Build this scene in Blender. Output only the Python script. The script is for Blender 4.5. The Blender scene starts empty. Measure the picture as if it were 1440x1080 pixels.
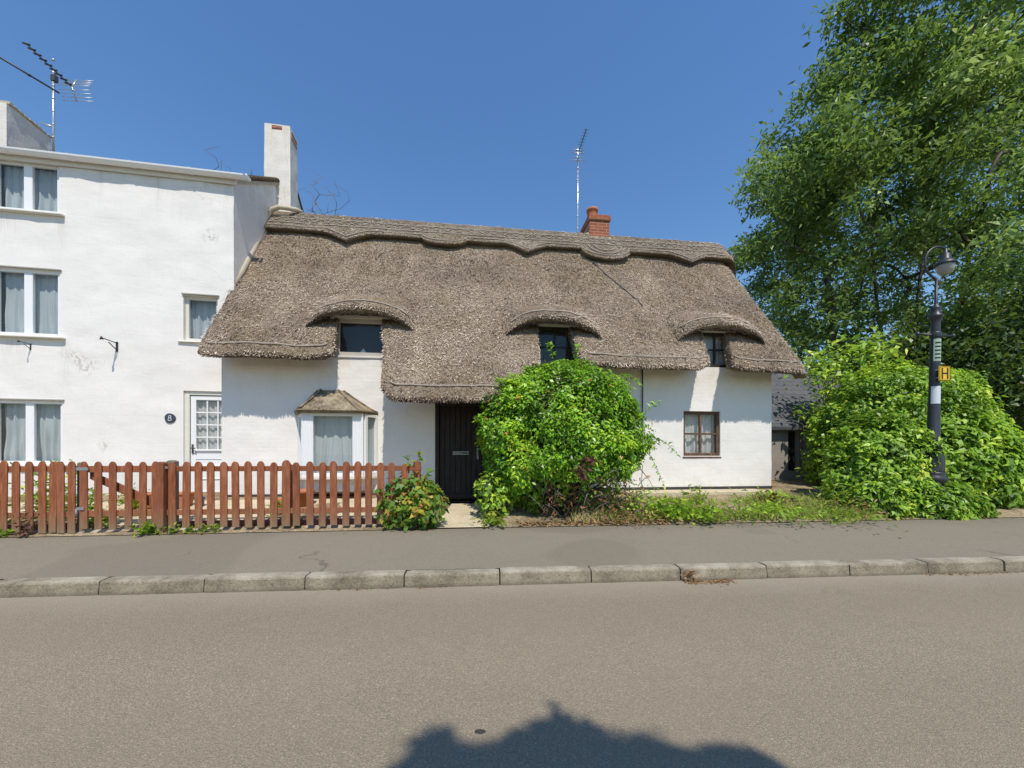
import bpy, bmesh, math, random
import numpy as np
from mathutils import Vector, Matrix, noise

random.seed(7)
RNG = np.random.default_rng(11)
R = math.radians
SC = bpy.context.scene
COL = SC.collection

# ------------------------------------------------------------------ camera, sky, sun, exposure
cam_d = bpy.data.cameras.new('camera')
cam = bpy.data.objects.new('camera', cam_d)
COL.objects.link(cam)
cam.location = (0, 0, 1.3)
cam.rotation_euler = (R(90), 0, 0)
cam_d.sensor_width = 36
cam_d.lens = 13.5
cam_d.shift_y = 100 / 1440
cam_d.clip_start = 0.05
cam_d.clip_end = 3000
SC.camera = cam

SUN_EL, SUN_AZ = 58, 17          # azimuth: degrees to the right of straight behind the camera
to_sun = Vector((math.sin(R(SUN_AZ)) * math.cos(R(SUN_EL)), -math.cos(R(SUN_AZ)) * math.cos(R(SUN_EL)), math.sin(R(SUN_EL))))
world = bpy.data.worlds.new('World')
SC.world = world
world.use_nodes = True
wt = world.node_tree
wt.nodes.clear()
sky = wt.nodes.new('ShaderNodeTexSky')
sky.sky_type = 'NISHITA'
sky.sun_disc = False
sky.sun_elevation = R(SUN_EL)
sky.sun_rotation = R(180 - SUN_AZ)
sky.altitude = 0
sky.air_density = 1.5
sky.dust_density = 0.0
sky.ozone_density = 6.0
bg = wt.nodes.new('ShaderNodeBackground')
bg.inputs['Strength'].default_value = 0.15
wo = wt.nodes.new('ShaderNodeOutputWorld')
hsv = wt.nodes.new('ShaderNodeHueSaturation')
hsv.inputs['Saturation'].default_value = 1.14
hsv.inputs['Hue'].default_value = 0.504
wt.links.new(sky.outputs[0], hsv.inputs['Color'])
wt.links.new(hsv.outputs[0], bg.inputs[0])
wt.links.new(bg.outputs[0], wo.inputs[0])
sun_d = bpy.data.lights.new('sun', 'SUN')
sun_d.energy = 4.5
sun_d.angle = R(0.53)
sun_d.color = (1.0, 0.93, 0.82)
sun = bpy.data.objects.new('sun', sun_d)
sun.rotation_euler = to_sun.to_track_quat('Z', 'Y').to_euler()
sun.location = (3, -8, 14)
COL.objects.link(sun)
SC.view_settings.view_transform = 'Standard'
SC.view_settings.look = 'None'
SC.view_settings.exposure = 0.0
SC.view_settings.gamma = 1.0
SC.cycles.max_bounces = 6
SC.cycles.transparent_max_bounces = 8

# ------------------------------------------------------------------ material helper
class G:
    def __init__(s, name):
        s.m = bpy.data.materials.new(name)
        s.m.use_nodes = True
        s.t = s.m.node_tree
        s.b = s.t.nodes['Principled BSDF']
        s.out = s.t.nodes['Material Output']
        s._co = None
    def set(s, node, k, v):
        i = node.inputs[k]
        if hasattr(v, 'is_output'):
            s.t.links.new(v, i)
        else:
            if isinstance(v, (tuple, list)) and len(v) == 3 and i.type == 'RGBA':
                v = (*v, 1)
            i.default_value = v
    def n(s, typ, ins=None, **props):
        nd = s.t.nodes.new('ShaderNode' + typ)
        for k, v in props.items():
            setattr(nd, k, v)
        for k, v in (ins or {}).items():
            s.set(nd, k, v)
        return nd
    def co(s):
        if s._co is None:
            s._co = s.n('TexCoord').outputs['Object']
        return s._co
    def map(s, scale=(1, 1, 1), rot=(0, 0, 0), loc=(0, 0, 0)):
        return s.n('Mapping', {'Vector': s.co(), 'Scale': scale, 'Rotation': rot, 'Location': loc}).outputs[0]
    def noise(s, scale, detail=4, rough=.6, vec=None, dist=0):
        return s.n('TexNoise', {'Vector': vec or s.co(), 'Scale': scale, 'Detail': detail, 'Roughness': rough, 'Distortion': dist}).outputs['Fac']
    def voro(s, scale, vec=None, out='Distance', feature='F1'):
        return s.n('TexVoronoi', {'Vector': vec or s.co(), 'Scale': scale}, feature=feature).outputs[out]
    def ramp(s, fac, stops):
        nd = s.n('ValToRGB', {'Fac': fac})
        cr = nd.color_ramp
        while len(cr.elements) < len(stops):
            cr.elements.new(0.5)
        for e, (p, c) in zip(cr.elements, stops):
            e.position = p
            e.color = (*c, 1) if not isinstance(c, (int, float)) else (c, c, c, 1)
        return nd.outputs['Color']
    def mix(s, fac, a, b, mode='MIX'):
        nd = s.n('Mix', data_type='RGBA', blend_type=mode)
        s.set(nd, 0, fac); s.set(nd, 6, a); s.set(nd, 7, b)
        return nd.outputs[2]
    def math(s, op, a, b=0.0, clamp=False):
        nd = s.n('Math', operation=op, use_clamp=clamp)
        s.set(nd, 0, a); s.set(nd, 1, b)
        return nd.outputs[0]
    def sep(s):
        return s.n('SeparateXYZ', {0: s.co()}).outputs
    def attr(s, name):
        return s.n('Attribute', attribute_name=name).outputs['Fac']
    def bump(s, h, strength=.5, dist=.01, normal=None):
        ins = {'Height': h, 'Strength': strength, 'Distance': dist}
        if normal is not None:
            ins['Normal'] = normal
        return s.n('Bump', ins).outputs[0]
    def fin(s, col, rough=.8, normal=None, spec=.3, metal=0.0):
        s.set(s.b, 'Base Color', col); s.set(s.b, 'Roughness', rough)
        s.set(s.b, 'Specular IOR Level', spec); s.set(s.b, 'Metallic', metal)
        if normal is not None:
            s.set(s.b, 'Normal', normal)
        return s.m

def plain(name, col, rough=.6, spec=.3, metal=0.0, var=.12, scale=9, bump=.0):
    g = G(name)
    f = g.noise(scale, 5, .65)
    c = g.mix(f, tuple(x * (1 - var) for x in col), tuple(min(1, x * (1 + var)) for x in col))
    nm = g.bump(g.noise(scale * 6, 3), bump, .005) if bump else None
    return g.fin(c, rough, nm, spec, metal)

# ------------------------------------------------------------------ mesh helper
class MB:
    def __init__(s):
        s.v = []; s.f = []; s.mi = []; s.sm = []
    def add(s, vs, fs, mi=0, smooth=False):
        o = len(s.v)
        s.v.extend(tuple(p) for p in vs)
        for f in fs:
            s.f.append(tuple(i + o for i in f)); s.mi.append(mi); s.sm.append(smooth)
    def box(s, x0, x1, y0, y1, z0, z1, mi=0):
        vs = [(x0, y0, z0), (x1, y0, z0), (x1, y1, z0), (x0, y1, z0), (x0, y0, z1), (x1, y0, z1), (x1, y1, z1), (x0, y1, z1)]
        s.add(vs, [(0, 3, 2, 1), (4, 5, 6, 7), (0, 1, 5, 4), (1, 2, 6, 5), (2, 3, 7, 6), (3, 0, 4, 7)], mi)
    def prism(s, poly, axis, a, b, mi=0):
        """poly: list of 2D points; extruded along axis (0 x, 1 y, 2 z) from a to b"""
        def P(p, t):
            q = list(p); q.insert(axis, t); return tuple(q)
        n = len(poly)
        vs = [P(p, a) for p in poly] + [P(p, b) for p in poly]
        fs = [tuple(range(n))[::-1], tuple(range(n, 2 * n))] + [(i, (i + 1) % n, n + (i + 1) % n, n + i) for i in range(n)]
        s.add(vs, fs, mi)
    def tube(s, pts, rad, sides=6, mi=0, smooth=True, cap=True):
        pts = [Vector(p) for p in pts]
        n = len(pts)
        if n < 2: return
        rads = rad if isinstance(rad, (list, tuple)) else [rad] * n
        vs = []; fs = []
        ref = None
        for i, p in enumerate(pts):
            t = (pts[min(i + 1, n - 1)] - pts[max(i - 1, 0)])
            t = t.normalized() if t.length > 1e-9 else Vector((0, 0, 1))
            if ref is None:
                ref = t.orthogonal().normalized()
            ref = (ref - t * ref.dot(t))
            ref = ref.normalized() if ref.length > 1e-6 else t.orthogonal().normalized()
            b = t.cross(ref)
            for k in range(sides):
                a = 2 * math.pi * k / sides
                vs.append(p + (ref * math.cos(a) + b * math.sin(a)) * rads[i])
        for i in range(n - 1):
            for k in range(sides):
                k2 = (k + 1) % sides
                fs.append((i * sides + k, i * sides + k2, (i + 1) * sides + k2, (i + 1) * sides + k))
        if cap:
            fs.append(tuple(range(sides))[::-1]); fs.append(tuple((n - 1) * sides + k for k in range(sides)))
        s.add(vs, fs, mi, smooth)
    def lathe(s, prof, c=(0, 0, 0), sides=20, mi=0, flute=0):
        vs = []; fs = []
        for r, z in prof:
            for k in range(sides):
                a = 2 * math.pi * k / sides
                rr = r * (1 + (flute if k % 2 else 0))
                vs.append((c[0] + rr * math.cos(a), c[1] + rr * math.sin(a), c[2] + z))
        for i in range(len(prof) - 1):
            for k in range(sides):
                k2 = (k + 1) % sides
                fs.append((i * sides + k, i * sides + k2, (i + 1) * sides + k2, (i + 1) * sides + k))
        fs.append(tuple(range(sides))[::-1]); fs.append(tuple((len(prof) - 1) * sides + k for k in range(sides)))
        s.add(vs, fs, mi, True)
    def build(s, name, mats, parent=None, bevel=0, loc=None):
        me = bpy.data.meshes.new(name)
        me.from_pydata([tuple(v) for v in s.v], [], s.f)
        if not isinstance(mats, (list, tuple)): mats = [mats]
        for m in mats: me.materials.append(m)
        me.polygons.foreach_set('material_index', s.mi)
        me.polygons.foreach_set('use_smooth', s.sm)
        me.update()
        o = bpy.data.objects.new(name, me)
        COL.objects.link(o)
        if parent is not None: o.parent = parent
        if loc is not None: o.location = loc
        if bevel:
            bm = bmesh.new(); bm.from_mesh(me)
            bmesh.ops.recalc_face_normals(bm, faces=bm.faces)
            es = [e for e in bm.edges if len(e.link_faces) == 2 and e.calc_face_angle(0) > .6]
            bmesh.ops.bevel(bm, geom=es, offset=bevel, segments=1, affect='EDGES', clamp_overlap=True)
            bm.to_mesh(me); bm.free()
        return o

def quads_obj(name, V, nper, mats, parent=None, tint=None, base=None, smooth=False):
    """V (N*nper,3) -> N polygons of nper corners. base: (verts, faces, mi) put before them"""
    V = np.asarray(V, dtype=np.float32)
    N = len(V) // nper
    bv, bf = ([], []) if base is None else base[:2]
    nb = len(bv)
    allv = np.concatenate([np.asarray(bv, dtype=np.float32).reshape(-1, 3), V]) if nb else V
    loops = []; starts = []; k = 0
    for f in bf:
        starts.append(k); loops.extend(f); k += len(f)
    loops = np.concatenate([np.asarray(loops, dtype=np.int32), np.arange(nb, nb + N * nper, dtype=np.int32)])
    starts = np.concatenate([np.asarray(starts, dtype=np.int32), k + np.arange(N, dtype=np.int32) * nper])
    me = bpy.data.meshes.new(name)
    me.vertices.add(len(allv)); me.vertices.foreach_set('co', allv.ravel())
    me.loops.add(len(loops)); me.loops.foreach_set('vertex_index', loops)
    me.polygons.add(len(starts)); me.polygons.foreach_set('loop_start', starts)
    if not isinstance(mats, (list, tuple)): mats = [mats]
    for m in mats: me.materials.append(m)
    if nb and len(mats) > 1:
        mi = np.zeros(len(starts), dtype=np.int32); mi[len(bf):] = 1
        me.polygons.foreach_set('material_index', mi)
    if nb:
        sm = np.zeros(len(starts), dtype=bool); sm[:len(bf)] = True
        me.polygons.foreach_set('use_smooth', sm)
    me.update(calc_edges=True)
    a = me.attributes.new('tint', 'FLOAT', 'FACE')
    tt = np.full(len(starts), .5, dtype=np.float32)
    if tint is not None: tt[len(bf):] = tint
    a.data.foreach_set('value', tt)
    o = bpy.data.objects.new(name, me)
    COL.objects.link(o)
    if parent is not None: o.parent = parent
    return o

def tag(o, label=None, cat=None, group=None, kind=None):
    if label: o['label'] = label
    if cat: o['category'] = cat
    if group: o['group'] = group
    if kind: o['kind'] = kind
    return o

def thing(name, label, cat, loc=(0, 0, 0), rz=0, group=None):
    o = bpy.data.objects.new(name, None)
    o.empty_display_size = .2
    COL.objects.link(o)
    o.location = loc; o.rotation_euler = (0, 0, rz)
    return tag(o, label, cat, group)

def vn(v, s, off=0.0):
    return noise.noise(Vector((v[0] * s + off, v[1] * s, v[2] * s)))

# ------------------------------------------------------------------ materials
def mat_render(name, base, stain=.5, under=None, course=.075, spots=(), drips=()):
    g = G(name)
    br = g.n('TexBrick', {'Vector': g.map((1, 1, 1), (R(90), 0, 0)), 'Scale': 1.0, 'Mortar Size': .009, 'Mortar Smooth': 1.0,
                          'Brick Width': .225, 'Row Height': course, 'Color1': (1, 1, 1), 'Color2': (.93, .93, .93), 'Mortar': (.3, .3, .3)})
    n1 = g.noise(1.3, 6, .65); n2 = g.noise(7, 6, .7); n3 = g.noise(40, 3)
    c = g.mix(g.ramp(n1, [(.35, 0), (.75, 1)]), base, tuple(x * .94 for x in base))
    grime = g.math('MULTIPLY', g.ramp(n2, [(.60, 0), (.80, 1)]), g.ramp(g.noise(.9, 3, .5), [(.45, 0), (.7, 1)]))
    c = g.mix(g.math('MULTIPLY', grime, stain), c, (.45, .40, .33))
    streak = g.ramp(g.noise(6, 4, .6, g.map((3, 3, .25))), [(.58, 0), (.8, 1)])
    c = g.mix(g.math('MULTIPLY', streak, .10 * stain * 2), c, (.38, .34, .28))
    # a few chips where the paint has come off
    chip = g.ramp(g.noise(2.6, 7, .75, g.map((1, 1, 1), (0, 0, 0), (3.1, 0, 1.7))), [(.735, 0), (.75, 1)])
    c = g.mix(g.math('MULTIPLY', chip, .8), c, (.36, .30, .22))
    z = g.sep()[2]
    if under:   # weathering band below the eaves (yellowish lime bloom)
        zz = g.n('MapRange', {0: z, 1: under[0], 2: under[1], 3: 0.0, 4: 1.0}).outputs[0]
        b = g.math('MULTIPLY', zz, g.ramp(g.noise(5, 6, .7), [(.38, 0), (.7, 1)]))
        c = g.mix(g.math('MULTIPLY', b, .45), c, (.50, .43, .30))
    zb = g.n('MapRange', {0: z, 1: .95, 2: .45, 3: 0.0, 4: 1.0}).outputs[0]
    c = g.mix(g.math('MULTIPLY', g.math('MULTIPLY', zb, g.ramp(n2, [(.4, 0), (.65, 1)])), .5), c, (.42, .38, .30))
    for (u, zz_, r, col) in spots:
        d = g.n('VectorMath', {0: g.co(), 1: (u, 0, zz_)}, operation='DISTANCE').outputs['Value']
        k = g.math('MULTIPLY', g.n('MapRange', {0: d, 1: r, 2: r * .2, 3: 0.0, 4: 1.0}).outputs[0], g.ramp(g.noise(16, 6, .75, g.map((1, 1, .7))), [(.50, 0), (.56, 1)]))
        c = g.mix(g.math('MULTIPLY', k, .85), c, col)
    for (u, z1_, w_, l_) in drips:      # rain streaks below sills and gutter joints
        du = g.n('MapRange', {0: g.math('ABSOLUTE', g.math('SUBTRACT', g.sep()[0], u)), 1: w_, 2: 0.0, 3: 0.0, 4: 1.0}).outputs[0]
        dz = g.math('MULTIPLY', g.n('MapRange', {0: z, 1: z1_ - l_, 2: z1_, 3: 0.0, 4: 1.0}).outputs[0], g.math('LESS_THAN', z, z1_))
        k = g.math('MULTIPLY', g.math('MULTIPLY', du, dz), g.ramp(g.noise(14, 5, .7, g.map((3, 3, .2))), [(.40, 0), (.65, 1)]))
        c = g.mix(g.math('MULTIPLY', k, .45), c, (.36, .33, .29))
    cr = g.n('TexVoronoi', {'Vector': g.n('VectorMath', {0: g.co(), 1: g.n('VectorMath', {0: g.n('TexNoise', {'Vector': g.co(), 'Scale': 3.0, 'Detail': 6}).outputs['Color'], 1: (.6, .6, .6)}, operation='MULTIPLY').outputs[0]}, operation='ADD').outputs[0], 'Scale': .9}, feature='DISTANCE_TO_EDGE').outputs['Distance']
    crm = g.math('MULTIPLY', g.ramp(cr, [(.003, 1), (.008, 0)]), g.ramp(g.noise(.7, 2, .5, g.map((1, 1, 1), (0, 0, 0), (5, 2, 1))), [(.52, 0), (.6, 1)]))
    c = g.mix(g.math('MULTIPLY', crm, .35), c, (.40, .36, .31))
    h = g.math('ADD', g.math('MULTIPLY', br.outputs['Color'], .28), g.math('ADD', g.math('MULTIPLY', g.noise(6, 6, .6, g.map((.8, 1, 1.25))), 1.6), g.math('MULTIPLY', g.noise(2.2, 4, .6), 2.0)))
    nm = g.bump(h, .45, .008)
    nm = g.bump(n3, .25, .003, nm)
    return g.fin(c, .85, nm, .2)

M = {}
M['cottage_wall'] = mat_render('cottage_wall', (.80, .765, .72), .55, (2.35, 3.1))
M['house_wall'] = mat_render('house_wall', (.80, .768, .73), .45, (6.0, 6.6), .5, [(-2.48, 3.02, .16, (.45, .36, .24)), (-2.30, 2.86, .20, (.42, .37, .30)), (-2.05, 1.46, .14, (.55, .51, .45)), (-.35, 5.35, .18, (.45, .42, .38))],
    [(-2.68, 5.40, .10, .8), (-3.5, 5.42, .3, .6), (-2.62, 3.28, .12, 1.0), (-3.4, 3.28, .3, .5), (-.22, 3.34, .1, .6), (-1.2, 6.33, .08, .9), (-2.1, 6.33, .06, .7), (-.05, 6.35, .12, 1.3)])
M['chimney_white'] = mat_render('chimney_white', (.74, .70, .65), 1.9, (6.6, 9.4))
M['plinth_dark'] = plain('plinth_dark', (.05, .047, .045), .8, var=.5, scale=6, bump=.5)

def mat_thatch(name, cols, moss=True, strand=False):
    g = G(name)
    if strand:
        t = g.attr('tint')
        c = g.ramp(t, [(0, cols[0]), (.5, cols[1]), (1, cols[2])])
        return g.fin(c, .8, None, .25)
    slope = g.map((1, .30, .62), (R(-54), 0, 0))
    n1 = g.noise(30, 5, .8, g.map((1, .8, .8)))
    n2 = g.noise(95, 3, .8, slope)
    n3 = g.noise(.9, 5, .65)
    n4 = g.voro(36, g.map((1, .7, .7)))
    f = g.math('ADD', g.math('MULTIPLY', n1, .55), g.math('MULTIPLY', n2, .45))
    c = g.ramp(f, [(.40, cols[0]), (.5, cols[1]), (.62, cols[2])])
    c = g.mix(g.math('MULTIPLY', g.ramp(n3, [(.40, 0), (.60, 1)]), .62), c, tuple(x * .50 for x in cols[1]))
    c = g.mix(g.math('MULTIPLY', g.ramp(g.noise(1.7, 6, .7, g.map((1.6, .5, .35), (0, 0, 0), (2, 7, 1))), [(.48, 0), (.68, 1)]), .45), c, tuple(x * .62 for x in cols[1]))
    c = g.mix(g.math('MULTIPLY', g.ramp(g.noise(1.2, 5, .7, g.map((1, 1, 1), (0, 0, 0), (9, 2, 4))), [(.48, 0), (.64, 1)]), .5), c, (.27, .205, .105))
    c = g.mix(g.ramp(g.voro(17, g.map((1, .8, .8))), [(.05, .75), (.16, 0)]), c, tuple(x * .7 for x in cols[0]))
    if moss:
        m = g.ramp(g.noise(3.2, 6, .75, g.map((1, 1, 1), (0, 0, 0), (4.3, 1, 8.0))), [(.66, 0), (.74, 1)])
        c = g.mix(g.math('MULTIPLY', m, .6), c, (.36, .23, .05))
        # the two orange lichen patches above the first and second dormer
        for (u, z) in ((2.15, 4.35), (2.5, 4.3), (5.35, 4.45), (5.65, 4.25)):
            d = g.n('VectorMath', {0: g.co(), 1: (u, -.15, z)}, operation='DISTANCE').outputs['Value']
            k = g.math('MULTIPLY', g.n('MapRange', {0: d, 1: .42, 2: .05, 3: 0.0, 4: 1.0}).outputs[0], g.ramp(g.noise(9, 5, .75), [(.48, 0), (.6, 1)]))
            c = g.mix(g.math('MULTIPLY', k, .9), c, (.42, .25, .045))
    h = g.math('ADD', g.math('ADD', n1, g.math('MULTIPLY', n2, .5)), g.math('MULTIPLY', n4, -.5))
    nm = g.bump(h, 1.0, .035)
    return g.fin(c, .9, nm, .15)
TH = ((0.098, 0.070, 0.048), (0.380, 0.295, 0.215), (0.713, 0.592, 0.458))
M['thatch'] = mat_thatch('thatch', TH)
M['straw'] = mat_thatch('straw', ((0.126, 0.086, 0.063), (0.451, 0.353, 0.264), (0.877, 0.732, 0.588)), strand=True)
M['ridge_thatch'] = mat_thatch('ridge_thatch', ((0.097, 0.076, 0.056), (0.324, 0.267, 0.202), (0.519, 0.443, 0.353)), moss=False)
M['rod'] = plain('hazel_rod', (.33, .285, .235), .8, var=.3, scale=14)
M['rod_dark'] = plain('hazel_rod_dark', (.13, .10, .08), .8, var=.4, scale=14)
M['mortar'] = plain('mortar_fillet', (.50, .44, .33), .9, var=.25, scale=7, bump=.6)

def mat_asphalt(name, cols, patch, sc=1.0, stain=None):
    g = G(name)
    v = g.voro(130 * sc, out='Color'); vd = g.voro(130 * sc)
    sv = g.n('SeparateColor', {0: v}).outputs[0]
    n1 = g.noise(.55, 5, .6); n2 = g.noise(5, 5, .65); n3 = g.noise(60 * sc, 3, .7)
    c = g.ramp(sv, [(0, cols[0]), (.5, cols[1]), (.93, cols[2]), (.985, cols[3])])
    c = g.mix(.5, c, g.ramp(n3, [(.3, cols[0]), (.7, cols[2])]))
    c = g.mix(g.math('MULTIPLY', g.ramp(n1, [(.35, 0), (.7, 1)]), .35), c, patch)
    c = g.mix(g.math('MULTIPLY', g.ramp(n2, [(.5, 0), (.75, 1)]), .18), c, tuple(x * .7 for x in cols[1]))
    kd = g.n('VectorMath', {0: g.co(), 1: (-.075, .9972, 0)}, operation='DOT_PRODUCT').outputs['Value']
    wob = g.math('MULTIPLY', g.math('SUBTRACT', g.noise(1.3, 4, .6), .5), .5)
    dd = g.math('ADD', g.math('SUBTRACT', kd, 3.59), wob)
    if stain:
        gut = g.n('MapRange', {0: dd, 1: -.42, 2: -.05, 3: 0.0, 4: .55}).outputs[0]
        c = g.mix(gut, c, (.33, .28, .215))
        for t0 in (1.55, 2.95):
            tr = g.n('MapRange', {0: g.math('ABSOLUTE', g.math('SUBTRACT', kd, t0)), 1: .55, 2: .1, 3: 0.0, 4: .22}).outputs[0]
            c = g.mix(tr, c, tuple(x * .78 for x in cols[1]))
    else:
        edge = g.n('MapRange', {0: dd, 1: 1.55, 2: 2.1, 3: 0.0, 4: .5}).outputs[0]
        c = g.mix(edge, c, tuple(x * .72 for x in cols[1]))
        pt = g.ramp(g.noise(.45, 2, .4, g.map((1, 1, 1), (0, 0, 0), (7, 3, 0))), [(.54, 0), (.56, 1)])
        c = g.mix(g.math('MULTIPLY', pt, .34), c, tuple(x * .72 for x in cols[1]))
    ck = g.n('TexVoronoi', {'Vector': g.n('VectorMath', {0: g.co(), 1: g.n('VectorMath', {0: g.n('TexNoise', {'Vector': g.co(), 'Scale': 2.0, 'Detail': 6}).outputs['Color'], 1: (.9, .9, 0)}, operation='MULTIPLY').outputs[0]}, operation='ADD').outputs[0], 'Scale': .42}, feature='DISTANCE_TO_EDGE').outputs['Distance']
    ckm = g.math('MULTIPLY', g.ramp(ck, [(.0025, 1), (.006, 0)]), g.ramp(g.noise(.8, 2, .5, g.map((1, 1, 1), (0, 0, 0), (1, 8, 0))), [(.52, 0), (.6, 1)]))
    c = g.mix(g.math('MULTIPLY', ckm, .12 if stain else .5), c, (.05, .045, .04))
    # pale grit lying about
    gr = g.ramp(g.voro(7.0), [(.018, 1), (.026, 0)])
    c = g.mix(g.math('MULTIPLY', gr, .7), c, (.5, .45, .36))
    if stain:
        x, y, rx, ry = stain
        d = g.n('VectorMath', {0: g.map((1 / rx, 1 / ry, 0), (0, 0, 0), (-x / rx, -y / ry, 0))}, operation='LENGTH').outputs['Value']
        d = g.math('ADD', d, g.math('MULTIPLY', g.noise(60, 3), .5))
        c = g.mix(g.ramp(d, [(1.1, 1), (1.0, 1)]) if False else g.n('MapRange', {0: d, 1: 1.3, 2: 1.15, 3: 0.0, 4: .85}).outputs[0], c, (.02, .02, .022))
    h = g.math('ADD', g.math('MULTIPLY', vd, -1.0), g.math('MULTIPLY', n3, .6))
    nm = g.bump(h, .6, .006)
    return g.fin(c, .9, nm, .2)
M['road'] = mat_asphalt('road_asphalt', ((0.136, 0.111, 0.079), (0.259, 0.212, 0.152), (0.372, 0.311, 0.226), (0.606, 0.519, 0.362)), (0.293, 0.241, 0.171), 1.45, (-.140, 1.695, .026, .016))
M['pavement'] = mat_asphalt('pavement_asphalt', ((0.164, 0.141, 0.106), (0.237, 0.204, 0.153), (0.298, 0.259, 0.196), (0.448, 0.391, 0.292)), (0.272, 0.231, 0.173), 1.5)

def mat_kerb():
    g = G('kerb_concrete')
    n1 = g.noise(3, 6, .7); n2 = g.noise(55, 3, .7); n3 = g.voro(120)
    c = g.ramp(g.math('ADD', g.math('MULTIPLY', n1, .65), g.math('MULTIPLY', n2, .35)), [(.35, (.12, .10, .07)), (.5, (.25, .21, .15)), (.66, (.38, .33, .25))])
    c = g.mix(g.ramp(n2, [(.30, .7), (.38, 0)]), c, (.07, .06, .05))
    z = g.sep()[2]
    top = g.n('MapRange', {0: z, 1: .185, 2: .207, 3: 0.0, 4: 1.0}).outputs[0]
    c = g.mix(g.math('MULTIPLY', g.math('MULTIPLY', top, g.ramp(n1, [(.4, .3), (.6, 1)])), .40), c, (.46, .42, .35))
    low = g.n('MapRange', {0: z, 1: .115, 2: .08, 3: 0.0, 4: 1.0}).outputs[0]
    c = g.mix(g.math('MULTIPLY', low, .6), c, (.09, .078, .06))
    return g.fin(c, .9, g.bump(g.math('ADD', n2, g.math('MULTIPLY', n3, .5)), .7, .006), .2)
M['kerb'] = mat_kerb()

def mat_ground(name, a, b, c3, sc=1.0):
    g = G(name)
    n1 = g.noise(1.6 * sc, 6, .7); n2 = g.noise(22 * sc, 5, .7)
    c = g.ramp(g.math('ADD', g.math('MULTIPLY', n1, .5), g.math('MULTIPLY', n2, .5)), [(.36, a), (.5, b), (.62, c3)])
    return g.fin(c, .95, g.bump(n2, .8, .03), .1)
M['soil'] = mat_ground('garden_soil', (0.091, 0.065, 0.040), (0.247, 0.188, 0.115), (0.468, 0.375, 0.241))
M['ground'] = mat_ground('field_ground', (.06, .07, .03), (.10, .10, .045), (.18, .15, .09), .5)
M['gravel'] = mat_ground('pale_gravel', (0.242, 0.198, 0.143), (0.462, 0.396, 0.308), (0.660, 0.594, 0.484), 3)
M['concrete'] = mat_ground('old_concrete', (0.422, 0.352, 0.237), (0.571, 0.484, 0.334), (0.683, 0.593, 0.431), 1.5)

def mat_fence():
    g = G('fence_stain')
    obi = g.n('ObjectInfo').outputs['Random']
    vec = g.map((1, 1, .12))
    off = g.n('VectorMath', {0: vec, 1: g.n('CombineXYZ', {0: g.math('MULTIPLY', obi, 9.0), 2: obi}).outputs[0]}, operation='ADD').outputs[0]
    n1 = g.noise(38, 5, .7, off); n2 = g.noise(7, 5, .7, off); n3 = g.noise(3, 3, .6, off)
    c = g.ramp(n1, [(.3, (0.155, 0.046, 0.020)), (.52, (0.301, 0.100, 0.041)), (.72, (0.430, 0.184, 0.094))])
    c = g.mix(g.math('MULTIPLY', g.math('SUBTRACT', obi, .2), .55, True), c, (.14, .045, .026))
    c = g.mix(g.math('MULTIPLY', g.ramp(n3, [(.45, 0), (.7, 1)]), .3), c, (.30, .13, .08))
    z = g.sep()[2]
    low = g.n('MapRange', {0: z, 1: .72, 2: .27, 3: 0.0, 4: 1.0}).outputs[0]
    w = g.math('MULTIPLY', g.math('ADD', low, g.math('MULTIPLY', g.math('SUBTRACT', n2, .5), 1.3)), low, True)
    c = g.mix(g.math('MULTIPLY', w, .85), c, (.22, .185, .115))
    knot = g.ramp(g.voro(4.5, off), [(.05, 1), (.09, 0)])
    c = g.mix(g.math('MULTIPLY', knot, .6), c, (.06, .022, .014))
    return g.fin(c, .7, g.bump(n1, .5, .004), .25)
M['fence'] = mat_fence()
M['old_wood'] = plain('weathered_post_wood', (.21, .18, .14), .85, var=.4, scale=16, bump=.6)
M['upvc'] = plain('white_window_plastic', (.80, .80, .80), .35, .5, var=.03)
M['cream_paint'] = plain('cream_gloss_paint', (.70, .67, .60), .4, .5, var=.10, scale=11)
M['grey_frame'] = plain('grey_beige_frame', (.46, .42, .36), .5, .4, var=.12, scale=12)
M['dark_frame'] = plain('black_brown_frame', (.025, .020, .017), .5, .4, var=.3, scale=20)
M['sill_grey'] = plain('grey_sill', (.40, .38, .35), .7, var=.15, scale=12)
M['lead'] = None
def mat_wood(name, a, b, c3, horizontal=False):
    g = G(name)
    n1 = g.noise(30, 5, .7, g.map((.15, 1, 1) if horizontal else (1, 1, .15)))
    n2 = g.noise(4, 4, .6)
    c = g.mix(g.math('MULTIPLY', n2, .4), g.ramp(n1, [(.3, a), (.5, b), (.72, c3)]), a)
    return g.fin(c, .65, g.bump(n1, .5, .004), .3)
M['brown_wood'] = mat_wood('brown_window_wood', (.06, .032, .018), (.13, .075, .042), (.24, .15, .09))
M['black_door'] = mat_wood('black_door_boards', (.018, .014, .013), (.032, .025, .023), (.055, .045, .042))
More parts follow.
